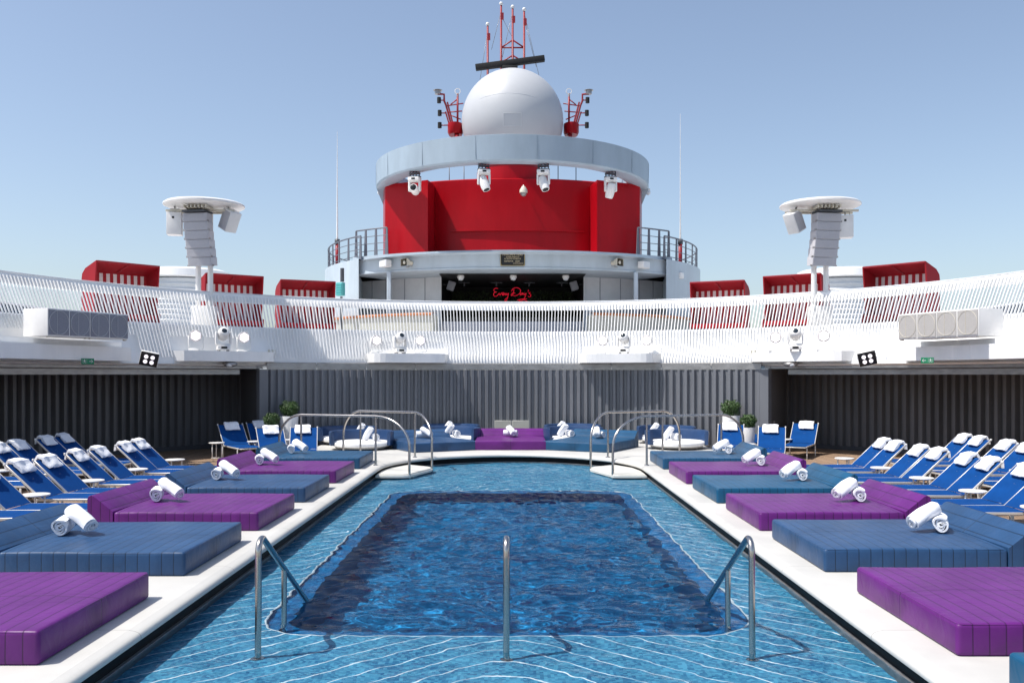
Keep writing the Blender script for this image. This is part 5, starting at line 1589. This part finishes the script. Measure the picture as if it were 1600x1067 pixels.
# ivy wall
t = thing("ivy_wall", "dark green leafy backdrop at the back of the stage", "plant wall", (CX, 43.0, 0))
mb = MB(); rnd = random.Random(3)
for i in range(5200):
    x = rnd.uniform(-2.85, 2.85); z = rnd.uniform(3.6, 6.15); z -= 0.05
    l = rnd.uniform(0.05, 0.13); a = rnd.uniform(0, 2*PI); y = rnd.uniform(-0.25, 0.12)
    u = Vector((math.cos(a), rnd.uniform(-0.5, 0.5), math.sin(a))); v = Vector((-u.z, rnd.uniform(-0.4, 0.4), u.x)) * 0.38
    p = Vector((x, y, z)); mb.add([p, p + (u*0.5+v)*l, p + u*l, p + (u*0.5-v)*l], [(0,1,2,3)])
mb.build("leaves", "ivy", t)
mb = MB(); mb.box((0, 0.18, 4.8), (5.8, 0.06, 2.7)); mb.build("backing", "stage_black", t)
# neon script
def neon():
    t = thing("neon_sign", "red neon handwriting reading Every Day's hanging before the dark leafy stage wall", "neon sign", (0, 40.4, 0))
    def poly(pts, name="neon_tube"):
        P_ = [Vector((W(x, y, 40.4).x, 0, W(x, y, 40.4).z)) for x, y in pts]
        out = []
        for i in range(len(P_) - 1):
            p0 = P_[max(0, i-1)]; p1 = P_[i]; p2 = P_[i+1]; p3 = P_[min(len(P_)-1, i+2)]
            for k in range(4):
                u = k/4; out.append(0.5*((2*p1)+(p2-p0)*u+(2*p0-5*p1+4*p2-p3)*u*u+(3*p1-p0-3*p2+p3)*u**3))
        out.append(P_[-1])
        mb = MB(); mb.tube(out, 0.014, 6); mb.build(name, "neon_red", t)
    poly([(778, 451), (774, 450.5), (771.5, 453), (773, 456), (776, 456.5), (773, 457), (771, 460), (773, 463), (777, 462), (780, 458)])       # E
    poly([(780, 458), (781.5, 461.5), (783.5, 457.5), (785, 461), (787, 459), (786, 457), (784.8, 460), (787, 461.5), (789, 458), (790, 461), (791.5, 458.5)])   # ver
    poly([(791, 458), (792, 461), (794.5, 458), (793.5, 464), (791, 470), (788.8, 470.5), (789.5, 467.5), (793, 465)])  # y
    poly([(803, 452), (802.5, 456), (801, 461), (798.8, 462), (800, 458.5), (805, 458)])   # D stem
    poly([(799, 455), (802, 451), (807, 449.5), (812, 451.5), (813.5, 455), (811, 459.5), (806, 462), (802, 462)])   # D bowl
    poly([(815.5, 458), (813, 459), (813, 461), (815.5, 460), (816.5, 457.5), (817, 461)])  # a
    poly([(818.5, 457.5), (819, 461), (822, 458), (820.5, 464), (817, 469), (813, 471), (811, 470), (815, 467.5), (823, 467)])  # y
    poly([(826, 453), (825, 456)])  # apostrophe
    poly([(829, 457), (826.5, 458), (829.5, 461), (828, 464), (825, 463)])  # s
    poly([(808, 469), (814, 467.5), (820, 469), (824, 471)])
neon()
# bars: centre counter and curved side counters
t = thing("stage_counter", "grey counter with a dark recess above it across the stage opening", "counter", (CX, 37.3, 0))
mb = MB(); mb.rbox((0, 0, ZD + 0.47), (5.7, 0.5, 0.94), 0.02, 1); mb.build("front_panel", "counter_grey", t)
mb = MB(); mb.box((0, 0.05, ZD + 1.03), (5.75, 0.5, 0.16)); mb.build("recess", "black", t)
mb = MB(); mb.rbox((0, 0, ZD+0.05), (5.72, 0.54, 0.09), 0.01, 1); mb.build("kick_plate", "dark_grey", t)
for s_, nm in ((-1, "left"), (1, "right")):
    t = thing("bar_counter", f"curved bar counter with brown wooden top, {nm} of the stage", "bar counter", (0,0,0), 0, "curved bar counters")
    a0, a1 = s_*R(19.2), s_*R(62)
    mb = MB(); tsheet(mb, [(9.32, ZD), (9.32, 4.50)], a0, a1, 40); 
    q = [tp(r, a0, z) for r, z in ((9.32, ZD), (9.32, 4.5), (8.9, 4.5), (8.9, ZD))]; mb.add(q, [(0,1,2,3)])
    mb.build("front_panel", "bar_front", t)
    mb = MB(); tsheet(mb, [(8.86, 4.60), (9.40, 4.60), (9.43, 4.57), (9.43, 4.51), (9.32, 4.50)], a0, a1, 40); mb.build("counter_top", "wood_trim", t)
# railings on the tower roof
for s_, nm in ((-1, "left"), (1, "right")):
    for fn, a0, a1, r_, zt, zb, lab in ((fp, R(29.0), R(38.2), FR-0.12, 8.25, 7.13, "front section"), (tp, R(46.5), R(112), 8.75, 7.98, 6.95, "side section")):
        t = thing("roof_railing", f"grey steel railing on the tower roof, {nm} {lab}", "railing", (0,0,0), 0, "grey railings on the tower roof")
        for k4 in range(4):
            z = zt - (zt - zb) * 0.27 * k4
            mb = MB(); mb.tube([fn(r_, s_*(a0+(a1-a0)*k/24), z) for k in range(25)], 0.032 if k4 == 0 else 0.016, 6); mb.build("rail", "rail_grey", t)
        n_ = 3 if fn is fp else 10
        for k in range(0, n_ + 1):
            aa = s_*(a0+(a1-a0)*k/n_); p = fn(r_, aa, 0); mb = MB(); mb.prism([(-0.09,0),(0.07,0),(0.04,1),(-0.04,1)], -0.02, 0.02, 'Y', mtx=Matrix.Translation((p.x, p.y, zb)) @ Matrix.Rotation(aa, 4, 'Z') @ Matrix.Diagonal((1,1,zt-zb,1))); mb.build("post", "rail_grey", t)
# whip aerials
for px, ytop, ymid, nm in ((527, 205, 292, "left"), (1063, 178, 340, "right")):
    yy = 42.0; p = W(px, 0, yy)
    t = thing("whip_aerial", f"tall thin whip aerial on a red post at the {nm} edge of the tower", "aerial", (p.x, yy, 0), 0, "whip aerials beside the tower")
    mb = MB(); mb.tube([(0, 0, 6.6), (0, 0, W(0, 375, yy).z)], 0.09, 8); mb.build("post", "red_steel", t)
    mb = MB(); mb.tube([(0, 0, W(0, 378, yy).z), (0, 0, W(0, ymid, yy).z), (0, 0, W(0, ytop, yy).z)], [0.05, 0.028, 0.008], 6); mb.build("whip", "white_metal", t)
    mb = MB(); mb.cyl((0, 0, W(0, 382, yy).z), (0, 0, W(0, 374, yy).z), 0.12, 8); mb.build("collar", "dark_grey", t)
# teal louvre box, deckhouses, windbreak
p = W(532, 452, 37.0)
t = thing("louvre_box", "teal slatted box fixed beside the tower on the left", "box", p, R(-35))
mb = MB(); mb.rbox((0, 0, 0), (0.36, 0.2, 0.54), 0.02, 1)
for k in range(5): mb.box((0, -0.11, -0.2 + 0.1*k), (0.32, 0.04, 0.05))
mb.build("louvres", "teal_paint", t)
mb = MB(); mb.cyl((0.1, 0, 0.3), (0.1, 0, 0.85), 0.08, 10); mb.cyl((0, 0.05, -0.3), (0, 0.05, ZD - p.z), 0.05, 8); mb.build("stand", "dark_grey", t)
for px, nm in ((290, "left"), (1313, "right")):
    yy = 48; p = W(px, 423, yy)
    t = thing("deckhouse", f"low white round deckhouse with louvred sides far behind the {nm} cabanas", "deckhouse", (p.x, yy, 0), 0, "white round deckhouses")
    mb = MB(); mb.lathe([(0, p.z), (1.95, p.z), (2.2, p.z-0.1), (2.25, p.z-0.45), (2.0, p.z-0.5)], 40); mb.build("roof", "white_paint", t)
    mb = MB(); prof = []
    z = p.z - 0.5
    while z > ZD: prof += [(1.9, z), (2.05, z-0.12), (1.9, z-0.14)]; z -= 0.26
    mb.lathe(prof, 40); mb.build("louvres", "pale_panel", t)
for s_, nm in ((-1, "left"), (1, "right")):
    t = thing("glass_windbreak", f"low dark glazed windbreak along the {nm} ship side behind the balustrade", "windbreak", (s_*15.4, 0, ZD), 0, "dark glazed windbreaks")
    for k in range(9):
        y0 = 21 + k*2.6
        mb = MB(); mb.add([(0, y0+0.06, 0.1), (0, y0+2.5, 0.1), (s_*0.25, y0+2.5, 0.95), (s_*0.25, y0+0.06, 0.95)], [(0,1,2,3)]); mb.build("pane", "glass_dark", t)
        mb = MB(); mb.tube([(0, y0, 0), (s_*0.26, y0, 0.98)], 0.04, 6); mb.build("post", "rail_grey", t)
    mb = MB(); mb.tube([(s_*0.26, 21, 0.98), (s_*0.26, 44.4, 0.98)], 0.04, 6); mb.build("top_rail", "pale_panel", t)
